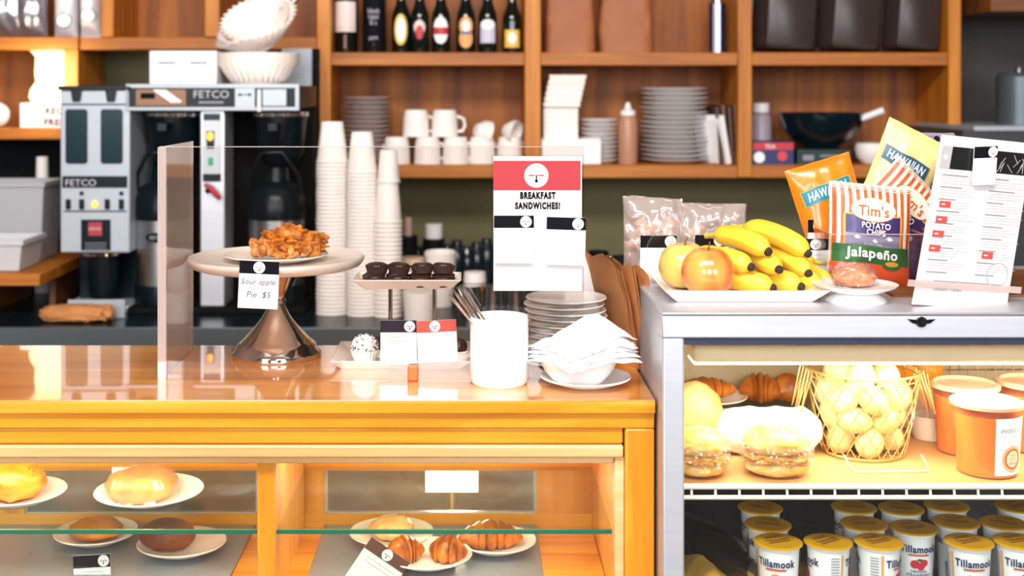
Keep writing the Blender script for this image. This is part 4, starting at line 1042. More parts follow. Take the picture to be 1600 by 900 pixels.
# juices
jm = mat('orange_juice', '#f07c04', .3, spec=.2); jm2 = mat('peach_juice', '#ea7c28', .3, spec=.2); cupm = glass('cup_plastic', '#fdf6f0', 1.2, .05, .04)
def juice(label, px, d, jmat, lid=True, lbl=False):
    o = thing('juice_tub', label, 'juice', (X(px, d), d, fz)); R0, R1, H = .043, .050, .104
    f_ = lambda z: R0 + (R1 - R0) * z / H
    MB().lathe([(0, .002), (R0 - .001, .002), (f_(H * .86) - .001, H * .86), (0, H * .86)], jmat, n=48).build('juice', o, world=False)
    MB().lathe([(0, 0), (R0, 0), (R1, H)], cupm, n=48, cap=False).build('cup', o, world=False)
    MB().lathe([(R1 + .001, H - .004), (R1 + .003, H - .003), (R1 + .003, H + .002), (R1 - .002, H + .004), (R1 - .005, H), (0, H + .0005)], mat('lid_plastic', '#e0b498', .25, coat=.6), n=56, cap=False).build('lid', o, world=False)
    if lbl:
        cyl = lambda u, v, e=0: Vector((math.sin(u / f_(v) - .0) * (f_(v) + .0006 + e), -math.cos(u / f_(v)) * (f_(v) + .0006 + e), v))
        sh = lambda u, v, e=0: cyl(u + .0, v, e)
        mb = MB(); L0 = -.006; L1 = .05
        mb.patch(sh, L0, L1, .006, H * .87, 'paper', 0, 14, 8)
        mb.disc(sh, .022, .030, .0185, mat('fruit_orange', '#d8521c', .5), .0006, rv=.020, r0=.62, rings=2).disc(sh, .022, .030, .0185, mat('fruit_pale', '#f0b088', .5), .0008, rv=.020, r0=.78, rings=1)
        mb.disc(sh, .022, .030, .0115, mat('fruit_center', '#f8d8c0', .5), .0005, rv=.0125)
        for j, t in enumerate(('RUBY', 'CITRUS', 'ORANGE')): mb.text(sh, t, .022, .036 - j * .006, .005, 'redp', .0012, sx=.8)
        mb.text(sh, 'evolution', .020, .074, .0125, 'inkg', .0008, sx=.8, shear=.3).text(sh, 'FRESH', .026, .064, .004, 'inkg', .0008).text(sh, 'OFF  CAL', .02, .055, .004, 'inkg', .0008)
        mb.build('paper_label', o, world=False, recalc=False)
    return o
juice('orange juice tub with a white fruit label at the front right of the fridge shelf', 1542, 1.915, jm, lbl=True)
juice('orange juice tub without label behind the front one, left of two', 1508, 2.025, jm2)
juice('orange juice tub at the right frame edge behind the labelled one', 1612, 2.04, jm2)
# wire grid at back
mb = MB()
for i in range(9): mb.tube([(X(1485 + i * 14, 2.235), 2.235, 1.0), (X(1485 + i * 14, 2.235), 2.235, 1.11)], .0012, 'steel', n=5)
for j in range(6): mb.tube([(X(1480, 2.237), 2.237, 1.005 + j * .02), (X(1610, 2.237), 2.237, 1.005 + j * .02)], .0012, 'steel', n=5)
o = mb.build('wire_grille', org=(X(1545, 2.235), 2.235, 1.0)); tag(o, 'steel wire grille on the fridge back wall behind the juices', 'grille')

# yogurts
lidm = mat('gold_foil_lid', '#e8b018', .35, .15, var=.12, scale=20, coat=.3); cupw = mat('yogurt_cup_white', '#eef0f4', .35)
barm = mat('barcode_blue', '#3a5a8a', .5); bandm = mat('flavour_band', '#c4572a', .5)
berry = {'peach': '#e8983a', 'strawberry': '#c0283a', 'vanilla': '#6a7a4a', 'blueberry': '#22407a', 'raspberry': '#b03050'}
def yogurt(label, px, d, kind, turn=0, z=.7505, extra=0):
    R0, R1, H = .0255, .0325, .0975; o = thing('yogurt_cup', label, 'yogurt', (X(px, d), d, z), 'yogurt cups at the bottom of the fridge', rot=(0, 0, math.atan2(-X(px, d), d) * 0))
    f_ = lambda v: R0 + (R1 - R0) * v / H
    mb = MB().lathe([(0, .002), (R0 * .9, .002), (R0, 0), (R0 + .0005, .003), (R1 - .002, H - .007), (R1 - .001, H - .006), (R1 - .001, H)], cupw, n=40)
    S = lambda u, v, e=0: Vector((math.sin(u / .030 + turn) * (f_(v) + .0003 + e), -math.cos(u / .030 + turn) * (f_(v) + .0003 + e), v))
    zc = .064
    for off in (0, PI * .030 * 1.0):
        T = lambda u, v, e=0, off=off: S(u + off, v, e)
        if kind == 'back' and off == 0: pass
        mb.text(T, 'Tillamook', 0, .075, .0155, 'navy', .0005, sx=.78, bold=.03)
        mb.patch(T, -.015, .015, .0645, .0672, bandm, .0004, 8, 1)
        fm = mat('fruit_' + kind, berry.get(kind, '#c0283a'), .45)
        if kind == 'strawberry':
            for a, b, q in ((-.006, .052, .0065), (.003, .049, .006), (.008, .054, .0055)): mb.disc(T, a, b, q, fm, .0006, rings=1)
            mb.poly(T, [(-.004, .059), (.002, .056), (.006, .060), (.0, .061)], green, .0010)
        elif kind == 'vanilla':
            for i in range(9):
                a = i * .75; mb.poly(T, [(0, .052), (math.cos(a) * .010 - .001, .052 + math.sin(a) * .006), (math.cos(a) * .012, .052 + math.sin(a) * .007 + .002)], fm if i % 2 else mat('vanilla_flower', '#e8e4c8', .5), .0006 + i * .00005)
        elif kind == 'blueberry':
            for a, b in ((-.006, .052), (.0, .055), (.006, .051), (.0, .048)): mb.disc(T, a, b, .0042, fm, .0006, rings=1)
        else:
            mb.disc(T, 0, .052, .008, fm, .0006, rings=1).disc(T, 0, .052, .004, mat('stone_brown', '#8a4a20', .5), .0009, rings=1)
        nm = {'strawberry': ('OREGON', 'STRAWBERRY'), 'vanilla': ('FRENCH', 'VANILLA'), 'blueberry': ('BLUEBERRY', 'ALL'), 'peach': ('OREGON', 'PEACH'), 'raspberry': ('OREGON', 'RASPBERRY')}.get(kind, ('LOWFAT', 'YOGURT'))
        mb.text(T, nm[0], 0, .041, .0058, 'navy', .0005, bold=.02).text(T, nm[1], 0, .0355, .0058, 'navy', .0005, bold=.02)
    for off in (PI * .5 * .030, -PI * .5 * .030):
        T = lambda u, v, e=0, off=off: S(u + off, v, e)
        for j in range(12): mb.patch(T, -.002, .010, .084 - j * .0042, .0825 - j * .0042, 'inkg', .0004, 3, 1)
        for j in range(9): mb.patch(T, -.017 + j * .0014, -.0162 + j * .0014, .020, .044, barm, .0004, 1, 3)
        mb.patch(T, .013, .0165, .02, .088, mat('tan_band', '#e0a060', .5), .0004, 2, 6)
    mb.build('cup', o, world=False, recalc=False, angle=40)
    m2 = MB().lathe([(R1, H - .002), (R1 + .003, H - .0015), (R1 + .003, H), (R1 + .001, H + .001), (R1 - .003, H + .0008), (0, H + .0006)], lidm, n=44)
    a0 = random.uniform(-.6, .6); fl_ = lambda u, v, e=0: Vector((u * math.cos(a0) - v * math.sin(a0), u * math.sin(a0) + v * math.cos(a0), H + .0012 + e))
    m2.text(fl_, 'Tillamook', 0, .004, .0105, 'darkwood', .0002, sx=.85, bold=.02)
    m2.patch(fl_, -.018, .018, -.006, -.003, 'darkwood', .0002)
    for j in range(3): m2.patch(fl_, -.014, .014, .013 + j * .003, .0142 + j * .003, 'darkwood', .0002)
    m2.build('foil_lid', o, world=False, recalc=False)
    return o
YD = [(1216, 1.89, 'peach', -.35, 'peach yogurt cup at the front left of the yogurt rows'),
 (1294, 1.89, 'back', 1.5, 'yogurt cup turned to its barcode side, second from left in the front row'),
 (1373, 1.89, 'strawberry', .95, 'yogurt cup turned half away, third from left in the front row'),
 (1428, 1.950, 'strawberry', -.08, 'strawberry yogurt cup facing forward, set slightly back in the middle'),
 (1514, 1.89, 'vanilla', -.1, 'vanilla yogurt cup facing forward in the front row'),
 (1591, 1.892, 'blueberry', -.1, 'blueberry yogurt cup at the right edge of the front row'),
 (1200, 1.966, 'back', 1.3, 'yogurt cup directly behind the front left peach cup'),
 (1350, 1.968, 'back', 1.7, 'yogurt cup in the second row, left of the forward-facing strawberry cup'),
 (1494, 1.976, 'peach', 1.2, 'yogurt cup in the second row behind the vanilla cup'),
 (1568, 1.972, 'back', 1.5, 'yogurt cup in the second row at the right, behind the blueberry cup'),
 (1188, 2.044, 'back', 1.5, 'yogurt cup at the far left of the back row'),
 (1334, 2.046, 'peach', 1.5, 'yogurt cup in the back row, second from left'),
 (1408, 2.040, 'back', 1.2, 'yogurt cup in the back row, third from left'),
 (1479, 2.055, 'peach', 1.3, 'yogurt cup in the back row, fourth from left'),
 (1590, 2.05, 'blueberry', .5, 'yogurt cup at the far right of the back row')]
for px, d, kd, tn, lb in YD: yogurt(lb, px, d, kd, tn)
# dark bottle lying
o = thing('lying_bottle', 'black bottle lying on its side at the left end of the fridge floor', 'bottle', P(1115, 815, 2.02))
RR = Matrix.Rotation(math.radians(-62), 3, 'Z') @ Matrix.Rotation(math.radians(90), 3, 'Y')
MB().lathe([(0, -.10), (.033, -.10), (.036, -.09), (.036, .02), (.03, .045), (.015, .07), (.0135, .11), (0, .11)], mat('black_glass', '#07090b', .08), n=32, R=RR).build('bottle_body', o, world=False)
MB().lathe([(0.0, .111), (.016, .111), (.016, .095), (.0137, .095)], 'steel', n=24, R=RR, cap=False).build('cap', o, world=False)
o.location = (X(1118, 2.02), 2.02, .75 + .037)
foil = mat('gold_wrapping_foil', '#e8b858', .35, .15, bump=.8, scale=40)
N = 20; vs = []
for j in range(N + 1):
    for i in range(N + 1):
        u, v = i / N, j / N; vs.append((X(1150, 1.95) + u * .215 - .085 + v * .0, 1.85 + v * .20, .752 + .006 + .005 * noise.noise(Vector((u * 6, v * 6, 3))) + .05 * v * max(0, 1 - abs(u - .22) * 5)))
mb = MB(); mb.add(vs, [(j * (N + 1) + i, j * (N + 1) + i + 1, (j + 1) * (N + 1) + i + 1, (j + 1) * (N + 1) + i) for j in range(N) for i in range(N)], foil)
# the foil is a sheet of crumpled gold paper on the deck to the left of the cups
o = mb.build('gold_foil_sheet', org=(X(1150, 1.95), 1.95, .752), solid=.001, recalc=False, angle=60); tag(o, 'crumpled gold foil sheet on the fridge floor under the leftmost yogurts', 'foil')

# ------------------------------------------------------------------ back worktop: grinder
gy = 3.60; gX = lambda p: X(p, gy); gZ = lambda p: Z(p, gy)
gr = thing('coffee_grinder', 'tall silver twin-hopper coffee grinder at the left of the coffee brewer', 'coffee grinder', (gX(148), gy, ZK))
gb_ = MB().box(gX(94), gX(203), gy, gy + .30, gZ(395), gZ(141), 'steeld').build('body', gr, bevel=.004)
MB().box(gX(91), gX(206), gy - .006, gy + .30, gZ(141), gZ(134), 'black').build('lid', gr, bevel=.002)
for a in (119, 173):
    MB().loft([[P(a - 9, 140, gy - .008), P(a + 9, 140, gy - .008), P(a + 9, 140, gy + .01), P(a - 9, 140, gy + .01)], [P(a - 6, 159, gy - .008), P(a + 6, 159, gy - .008), P(a + 6, 159, gy + .01), P(a - 6, 159, gy + .01)]], 'black').build('latch', gr, bevel=.002)
MB().box(gX(97), gX(200), gy - .003, gy, gZ(164), gZ(162), 'black').build('trim_line', gb_)
for a, b in ((103, 137), (158, 192)):
    mb = MB(); fn = plane((gX((a + b) / 2), gy - .001, gZ(213))); w, h = gX(b) - gX(a), gZ(171) - gZ(256)
    pts = []
    for qx, qy, a0 in ((1, 1, 0), (-1, 1, 90), (-1, -1, 180), (1, -1, 270)):
        for s_ in range(6):
            th = math.radians(a0 + s_ * 18); pts.append((qx * (w / 2 - .008) + math.cos(th) * .008, qy * (h / 2 - .008) + math.sin(th) * .008))
    mb.add([fn(u, v, e_) for e_ in (0, .004) for u, v in pts], [tuple(range(24)), tuple(range(24, 48))] + [(i, (i + 1) % 24, 24 + (i + 1) % 24, 24 + i) for i in range(24)], 'teal')
    mb.build('hopper_window', gr)
fg = plane((gX(148), gy - .0005, gZ(285)))
mb = MB(); mb.box(gX(98), gX(199), gy - .004, gy, gZ(293), gZ(275), 'black')
mb.text(lambda u, v, e=0: fg(u, v, e + .0045), 'FETCO', gX(127) - gX(148), 0, .026, 'inkl', sx=1.1); mb.build('name_plate', gr)
mb = MB(); mb.box(gX(100), gX(198), gy - .002, gy, gZ(331), gZ(329), 'black').build('trim_line', gb_)
for i, a in enumerate((107, 128, 148, 168, 190)):
    if i == 2: MB().lathe([(0, 0), (.006, 0), (.006, .006), (0, .007)], mat('amber_indicator', '#ff9a30', .3, emit='#ff8a20', es=3), c=(gX(a), gy, gZ(319)), n=16, sy=1.5, R=Matrix.Rotation(PI / 2, 3, 'X')).build('indicator_light', gb_)
    else: MB().box(gX(a - 4), gX(a + 4), gy - .006, gy, gZ(327), gZ(311), 'black').build('switch', gb_, bevel=.002)
for a in (128, 190): MB().box(gX(a - 3), gX(a + 3), gy - .006, gy, gZ(305), gZ(299), 'black').build('switch', gb_, bevel=.002)
mb = MB(); mb.box(gX(127), gX(173), gy - .003, gy, gZ(391), gZ(343), 'black').box(gX(139), gX(160), gy - .005, gy - .002, gZ(368), gZ(347), mat('label_red', '#a83040', .5))
f5 = plane((gX(149), gy - .0052, gZ(357))); mb.text(f5, 'GRIND', 0, 0, .012, 'inkl', .0002); f6 = plane((gX(150), gy - .0032, gZ(378)))
for j in range(3): mb.patch(f6, -.03, .03, -.002 - j * .008, -.004 - j * .008, 'inkg', .0003)
mb.build('control_label', gr)
MB().lathe([(0, 0), (.055, 0), (.055, -.01), (.048, -.012), (.042, -.13), (.03, -.135), (0, -.135)], 'black', c=(gX(150), gy + .08, gZ(398)), n=32).build('chute', gr)
MB().lathe([(.057, -.001), (.060, -.001), (.060, -.008), (.057, -.008)], 'chrome', c=(gX(148), gy + .08, gZ(398)), n=40, cap=False).build('chute_ring', gr)
MB().box(gX(98), gX(200), gy + .16, gy + .30, ZK + .02, gZ(395), 'black').build('column', gr)
MB().box(gX(90), gX(203), gy + .02, gy + .30, ZK, ZK + .02, 'steeld').build('base', gr, bevel=.004)

# brewer
by = 3.60
br = thing('coffee_brewer', 'wide twin coffee brewer with chrome header and black brew baskets', 'coffee brewer', (X(332, by), by, ZK))
hd_ = MB().box(gX(199), gX(466), by, by + .42, gZ(171), gZ(134), 'black').build('header', br, bevel=.004)
mb = MB(); mb.box(gX(197), gX(468), by - .006, by + .004, gZ(138), gZ(131), 'steeld').box(gX(197), gX(468), by - .006, by + .004, gZ(173), gZ(167), 'steeld').box(gX(461), gX(468), by - .006, by + .004, gZ(168), gZ(137), 'steeld').box(gX(197), gX(200), by - .006, by + .004, gZ(168), gZ(137), 'steeld').box(gX(367), gX(399), by - .005, by + .003, gZ(168), gZ(137), 'steeld').box(gX(410), gX(448), by - .004, by + .003, gZ(166), gZ(139), 'steeld').build('header_frame', hd_, bevel=.002)
mb = MB(); mb.box(gX(213), gX(291), by - .004, by, gZ(165), gZ(140), mat('amber_panel', '#8a5a34', .3)); f7 = plane((gX(262), by - .0045, gZ(152)))
for j in range(3): mb.poly(f7, [(-.04 + j * .012, .02), (-.03 + j * .012, .022), (.022 + j * .01, -.012), (.012 + j * .01, -.016)], 'paper', .0006 + j * .0004)
mb.poly(f7, [(-.075, .012), (-.035, .012), (-.035, -.004), (-.075, -.004)], 'ink', .0006); mb.build('header_panel', hd_)
mb = MB(); f8 = plane((gX(330), by - .0008, gZ(147))); mb.text(f8, 'FETCO', 0, 0, .030, 'inkl', sx=1.1); f8 = plane((gX(330), by - .0008, gZ(160))); mb.patch(f8, -.035, .035, -.003, .003, 'inkg'); mb.build('name_plate', hd_)
mb = MB(); f9 = plane((gX(383), by - .0055, gZ(148))); mb.patch(f9, -.014, .014, -.001, .001, 'ink').disc(f9, -.014, 0, .004, 'ink', .0005).disc(f9, .014, 0, .004, 'ink', .0005).build('emblem', hd_)
MB().tube([(gX(406), by - .012, gZ(140)), (gX(406), by - .012, gZ(174))], .006, 'white').build('lever', hd_)
MB().box(gX(311), gX(350), by + .012, by + .14, ZK + .02, gZ(172), 'steelw').build('centre_column', br, bevel=.004)
mb = MB(); cp_ = mb.box(gX(316), gX(344), by + .008, by + .014, gZ(283), gZ(176), mat('pale_control_panel', '#c8d0d8', .4)).box(gX(317), gX(343), by + .006, by + .012, gZ(188), gZ(178), 'teal').box(gX(316), gX(344), by + .006, by + .012, gZ(284), gZ(272), 'black').build('control_panel', br, bevel=.001)
MB().lathe([(0, 0), (.008, 0), (.008, .006), (0, .007)], MATS['amber_indicator'], c=(gX(328), by + .008, gZ(213)), n=16, sy=1.5, R=Matrix.Rotation(PI / 2, 3, 'X')).build('indicator_light', cp_)
MB().box(gX(322), gX(334), by + .004, by + .01, gZ(232), gZ(205), 'black').build('switch', cp_, bevel=.002)
MB().box(gX(325), gX(332), by + .002, by + .009, gZ(258), gZ(246), mat('green_switch', '#1c8a50', .3, emit='#20a060', es=.4)).build('switch', cp_, bevel=.002)
MB().tube([P(320, 288, by - .01), P(330, 295, by - .012), P(338, 305, by - .012), P(344, 311, by - .01)], [.006, .008, .008, .005], mat('red_tap', '#b02030', .4)).tube([P(322, 300, by - .006), P(330, 294, by - .006)], .007, 'black').build('tap', br)
for cx, nm in ((257, 0), (428, 1)):
    c_ = (gX(cx), by + .12, gZ(176)); mb = MB()
    bb_ = mb.lathe([(0, 0), (.078, 0), (.080, -.012), (.076, -.03), (.066, -.12), (.045, -.15), (.02, -.17), (0, -.17)], 'black', c=c_, n=40).build('brew_basket', br)
    MB().lathe([(.079, .0), (.083, -.002), (.083, -.012), (.079, -.014)], 'chrome', c=c_, n=40, cap=False).box(c_[0] - .012, c_[0] + .012, c_[1] - .15, c_[1] - .07, c_[2] - .05, c_[2] - .03, 'black').build('basket_rim', bb_)
MB().box(gX(200), gX(470), by + .26, by + .42, ZK + .02, gZ(172), 'blackm').build('rear_housing', br, bevel=.004)
MB().box(gX(198), gX(475), by + .0, by + .42, ZK, ZK + .02, 'blackm').build('base', br, bevel=.004)
# servers
def server(label, cx, d, r, ztop):
    o = thing('coffee_server', label, 'coffee server', (X(cx, d), d, ZK + .0205)); H = ztop - ZK - .02
    MB().lathe([(0, 0), (r, 0), (r, .05), (r * .98, .055)], 'black', n=44).build('base', o, world=False)
    MB().lathe([(r * .98, .055), (r * .98, H * .62)], 'steel', n=44, cap=False).build('body', o, world=False)
    MB().lathe([(r, H * .62), (r * 1.02, H * .66), (r, H * .78), (r * .8, H * .86), (r * .45, H * .9), (r * .4, H), (0, H)], 'black', n=44).build('lid', o, world=False)
    S = lambda u, v, e=0: Vector((math.sin(u / r) * (r + e), -math.cos(u / r) * (r + e), v))
    mb = MB(); mb.disc(S, 0, H * .50, .034, 'black', .002, rv=.014).text(S, 'FETCO', 0, H * .50, .013, 'inkl', .003); mb.build('label_plate', o, world=False, recalc=False)
    MB().tube([(-r * .9, -.01, H * .72), (-r * .85, -.03, H * .95), (-r * .4, -.05, H * 1.12), (r * .3, -.05, H * 1.12), (r * .8, -.03, H * .95), (r * .95, -.01, H * .70)], .006, 'black').build('carry_handle', o, world=False)
server('steel coffee server with curved black handle under the right brew basket', 432, 3.70, .082, Z(262, 3.7))
server('steel coffee server under the left brew basket, partly behind the acrylic screen', 256, 3.70, .082, Z(262, 3.7))
# box and filters on top of brewer
zb = gZ(134) + .0035
o = thing('paper_carton', 'white carton with two dark slots on top of the coffee brewer', 'carton', (gX(282), by + .1, zb))
MB().box(gX(229), gX(335), by + .03, by + .2, zb, gZ(79), 'paper').build('carton_body', o, bevel=.003)
f_ = plane((gX(282), by + .0285, gZ(98)))
for s_ in (-1, 1): MB().poly(f_, [(s_ * .045 - .027, .003), (s_ * .045 + .027, .003), (s_ * .045 + .022, -.002), (s_ * .045 - .022, -.002)], 'inkg', .001).build('slot', o)
fm_ = mat('filter_paper', '#f4e6de', .85)
def filt(label, cx, cz, d, r0, r1, h, tilt):
    N = 64; rings = []
    for t in (0, .12, 1):
        r = r0 if t == 0 else r0 + (r1 - r0) * t; rings.append([Vector((r * (1 + .07 * t * (1 if i % 2 else -1)) * math.cos(2 * PI * i / N), r * (1 + .07 * t * (1 if i % 2 else -1)) * math.sin(2 * PI * i / N), h * t)) for i in range(N)])
    vs = [v for r in rings for v in r]; mb = MB(); mb.add(vs, [(j * N + i, j * N + (i + 1) % N, (j + 1) * N + (i + 1) % N, (j + 1) * N + i) for j in range(2) for i in range(N)] + [tuple(range(N))[::-1]], fm_)
    o = mb.build('coffee_filter', world=False, solid=.0012, angle=15, recalc=False); o.location = (X(cx, d), d, cz); o.rotation_euler = tilt; tag(o, label, 'coffee filter', 'coffee filters on the brewer')
for i in range(6): filt('pleated white coffee filter, %s in the upright stack on the brewer' % nth(5 - i), 403 + (i % 2), zb + .001 + i * .0055, by + .10, .072, .112, .062, (0, 0, i * .3))
for i in range(3): filt('pleated coffee filter tipped on its side, %s of three above the stack' % ('lowest', 'middle', 'highest')[i], 412 + i * 1, zb + .105 + i * .014, by + .10, .050, .108, .078, (.3, -.50 - .05 * i, i * .4))
# steel panel right of the brewer
o = MB().box(X(440, 4.05), X(488, 4.05), 4.05, 4.38, ZK, Z(76, 4.05), 'steeld').box(X(488, 4.05), X(497, 4.05), 4.04, 4.38, ZK, Z(76, 4.05), 'blackm').build('steel_cabinet', org=(X(468, 4.05), 4.05, ZK)); tag(o, 'narrow steel cabinet with black edge behind the brewer, under the cubbies', 'cabinet')
# rack panel behind machines
o = MB().box(X(-100, 4.35), X(440, 4.35), 4.36, 4.41, ZK, Z(200, 4.35), 'blackm').build('dark_splashback', org=(X(200, 4.35), 4.38, ZK)); o['kind'] = 'structure'; o.name = 'trim_1'

# tall cup columns (inverted nested cups)
def column(px, d, ytop, n, rmax, lab, grp, sp=None):
    ztop = Z(ytop, d); H = .115; sp = (ztop - H - ZK) / (n - 1)
    o = MB().lathe([(rmax, 0), (rmax + .002, .001), (rmax + .002, .004), (rmax - .0005, .005), (rmax * .70, H - .002), (rmax * .68, H), (0, H)], 'cup', n=36, cap=False).build('paper_cup', world=False)
    tag(o, lab, 'cup', grp); o.location = (X(px, d), d, ZK)
    for i in range(1, n):
        dup(o, (X(px, d) + .0006 * math.sin(i), d, ZK + i * sp), (0, 0, i))
column(519, 3.62, 190, 40, .044, 'upside-down white paper cup nested in the left and tallest cup column', 'nested cups in the left column')
column(566, 3.60, 206, 38, .042, 'upside-down white paper cup nested in the middle cup column', 'nested cups in the middle column')
# right column: two cup sizes
def col2():
    d = 3.58; H = .115
    o = MB().lathe([(.039, 0), (.041, .001), (.041, .004), (.0385, .005), (.029, H - .002), (.028, H), (0, H)], 'cup', n=36, cap=False).build('paper_cup', world=False)
    tag(o, 'upside-down white paper cup nested in the lower part of the right cup column', 'cup', 'nested cups in the right column'); o.location = (X(606, d), d, ZK)
    zt2 = Z(283, d) - H; n = 22
    for i in range(1, n): dup(o, (X(606, d), d, ZK + (zt2 - ZK) * i / (n - 1)), (0, 0, i))
    o = MB().lathe([(.031, 0), (.033, .001), (.033, .004), (.0305, .005), (.024, .085), (.023, .087), (0, .087)], 'cup', n=36, cap=False).build('small_paper_cup', world=False)
    tag(o, 'small white paper cup nested on top of the right cup column', 'cup', 'small cups on the right column'); o.location = (X(607, d), d, zt2 + H)
    zt3 = Z(237, d) - .087
    z0 = zt2 + H
    n = max(2, int((zt3 - z0) / .012))
    for i in range(1, n + 1): dup(o, (X(607, d), d, z0 + (zt3 - z0) * i / n), (0, 0, i))
col2()

# left: grey bin on small wooden shelf, cups, packet
o = thing('side_shelf', 'small orange wooden shelf at the left edge carrying grey bins', 'shelf', (X(20, 3.6), 3.6, Z(450, 3.6)))
MB().box(X(-60, 3.5), X(62, 3.5), 3.5, 3.95, Z(447, 3.5), Z(428, 3.5), 'shelfwood').build('board', o, bevel=.003)
MB().box(X(-55, 3.5), X(-40, 3.5), 3.52, 3.95, ZK, Z(447, 3.5), 'darkwood').box(X(30, 3.5), X(40, 3.5), 3.75, 3.95, ZK, Z(447, 3.5), 'darkwood').build('bracket', o)
gbin = mat('grey_plastic', '#a9a9ae', .5); gbin2 = mat('light_grey_plastic', '#c6c6cc', .5)
zsf = Z(428, 3.5)
def bin_(label, x0, x1, y0, y1, z0, z1, m, fl=.012):
    o = thing('storage_bin', label, 'bin', ((x0 + x1) / 2, (y0 + y1) / 2, z0)); mb = MB()
    R = lambda s_, z, x=0: [Vector((x0 + s_, y0 + s_, z)), Vector((x1 - s_, y0 + s_, z)), Vector((x1 - s_, y1 - s_, z)), Vector((x0 + s_, y1 - s_, z))]
    mb.loft([R(fl, z0), R(0, z1), R(.006, z1), R(fl + .006, z0 + .006)], m).build('bin_body', o, bevel=.004)
    MB().loft([R(-.005, z1 - .012), R(-.005, z1 + .001), R(.004, z1 + .001), R(.004, z1 - .012)], m, cap=False).build('rim', o, bevel=.001)
bin_('light grey plastic bin at the lower left on the small wooden shelf', X(-60, 3.55), X(38, 3.55), 3.53, 3.72, zsf + .001, Z(375, 3.55), gbin2)
bin_('grey plastic bin standing above and behind the light grey bin', X(-60, 3.74), X(66, 3.74), 3.75, 3.93, zsf + .001, Z(286, 3.74), gbin)
MB().lathe([(0, 0), (.02, 0), (.022, .05), (.016, .2), (0, .2)], 'cup', n=24).build('paper_roll', org=None, world=False); o = COL.objects[-1]; o.location = (X(66, 4.0), 4.0, ZK); o.scale = (1.1, 1.1, (Z(245, 4.0) - ZK) / .2); tag(o, 'slim white column standing behind the grey bins', 'cup stack')
o = thing('paper_packet', 'crumpled tan paper packet lying on the worktop left of the screen', 'packet', P(118, 503, 3.5)); o.location.z = ZK
MB().blob((0, 0, .022), (.095, .04, .023), 'kraft', .12, 4, 3, 4, flat=-.02, power=.7).build('packet_body', o, world=False); MB().blob((.085, 0, .024), (.02, .03, .022), 'kraft', .5, 6, 5, 3).build('twisted_end', o, world=False)
o = MB().box(X(115, 3.62), X(200, 3.62), 3.56, 3.565, ZK, Z(470, 3.56), 'steeld').build('x', org=None); bpy.data.objects.remove(o)

# bright lit paper sheet and white box in the left cubby
lc = Z(200, D0)
m = MB(); mw_ = mat('waxed_paper', '#fff0cc', .6)
c0 = P(72, 165, 4.22); N = 14; ringz = []
prof = [(-28, 28), (-20, 28), (-19, 27), (-18, 28), (-20, 28), (-27, 28), (-25, 28), (-10, 28)]
pts_ = [(75 - 30, 78), (75 - 20, 88), (55, 100), (54, 115), (56, 128), (47, 140), (45, 152), (50, 160)]
zz0 = Z(160, 4.2)
vs = []
for a, b in pts_: vs += [P(a, b, 4.18), P(103, b, 4.18), P(103, b, 4.26), P(a, b, 4.26)]
rings = [vs[i:i + 4] for i in range(0, len(vs), 4)]
o = m.loft(rings, mw_).build('bread_bag', org=tuple(P(75, 160, 4.2))); 
o2 = bpy.data.objects.new('lit', None)
bpy.data.objects.remove(o2); tag(o, 'pale glowing wavy-sided paper bag in the left cubby above the white box', 'bag')
area('cubby_bag_light', (X(60, 4.0), 3.98, Z(120, 4.0)), P(75, 120, 4.2), .12, .12, .8, (1, .86, .6))  # unseen area light without a fixture, aimed at the pale bag
m = MB(); x0, x1 = X(28, 4.12), X(118, 4.12)
m.box(x0, X(99, 4.12), 4.14, 4.30, lc, Z(161, 4.14), mat('lilac_white_card', '#d8d0d8', .6)); f_ = plane((X(80, 4.14), 4.139, Z(180, 4.14)))
m.text(f_, 'REG', .01, .014, .030, 'ink', bold=.03).text(f_, 'FREE', .01, -.022, .030, 'ink', bold=.03)
o = m.build('labelled_box', org=(X(65, 4.2), 4.2, lc), bevel=.0); tag(o, 'small white box with black lettering in the left cubby', 'box')
o = MB().blob((0, 0, .04), (.045, .04, .042), 'white', .03, 2, 1, 4, flat=-.04).build('white_jar', world=False); o.location = (X(-6, 4.2), 4.2, lc); tag(o, 'rounded white jar at the left frame edge in the cubby', 'jar')

# foil coffee bags top left
silverf = mat('silver_bag_foil', '#a9a4b0', .25, .8, bump=.6, scale=12); whitef = mat('white_bag_foil', '#d8d4dc', .35, .2, bump=.4, scale=12)
zl_ = zl
def foilbag(label, px, w, h, mt, logo, seed, d=4.19):
    base = plane((X(px, d), d, zl_ + h / 2 + .001)); S = pillow(base, w, h, .035, .014, seed, .03, 14)
    o = thing('coffee_bag', label, 'coffee bag', (X(px, d), d, zl_)); mb = MB(); pillow_mesh(mb, base, S, w, h, mt, 20, 24, .6)
    if logo:
        mb.disc(S, 0, logo, .026, mat('sage_ring', '#7fa39a', .5), .003, r0=.8, rings=2).disc(S, 0, logo, .021, 'paper', .0025)
    mb.build('foil', o, recalc=False)
foilbag('silver foil coffee bag at the far left of the top shelf', 10, .13, .30, silverf, 0, 1)
foilbag('silver foil coffee bag, second from left on the top shelf', 50, .10, .28, silverf, 0, 4)
foilbag('white coffee bag with low round green emblem on the top shelf', 104, .075, .26, whitef, -.075, 7)
foilbag('white coffee bag with higher round green emblem beside the upright', 142, .065, .26, whitef, -.060, 9, 4.17)
# wire object on top of filters
mb = MB(); 
d = 4.15
mb.tube([P(388, -12, d), P(400, 8, d), P(420, 22, d), P(445, 15, d), P(462, 0, d), P(468, -15, d)], .008, 'chrome').tube([P(395, -10, d), P(420, 16, d), P(455, -10, d)], .005, 'black')
o = mb.build('wire_strainer', org=(X(428, d), d, zl)); tag(o, 'curved chrome utensil hanging in the cubby above the coffee filters', 'utensil')

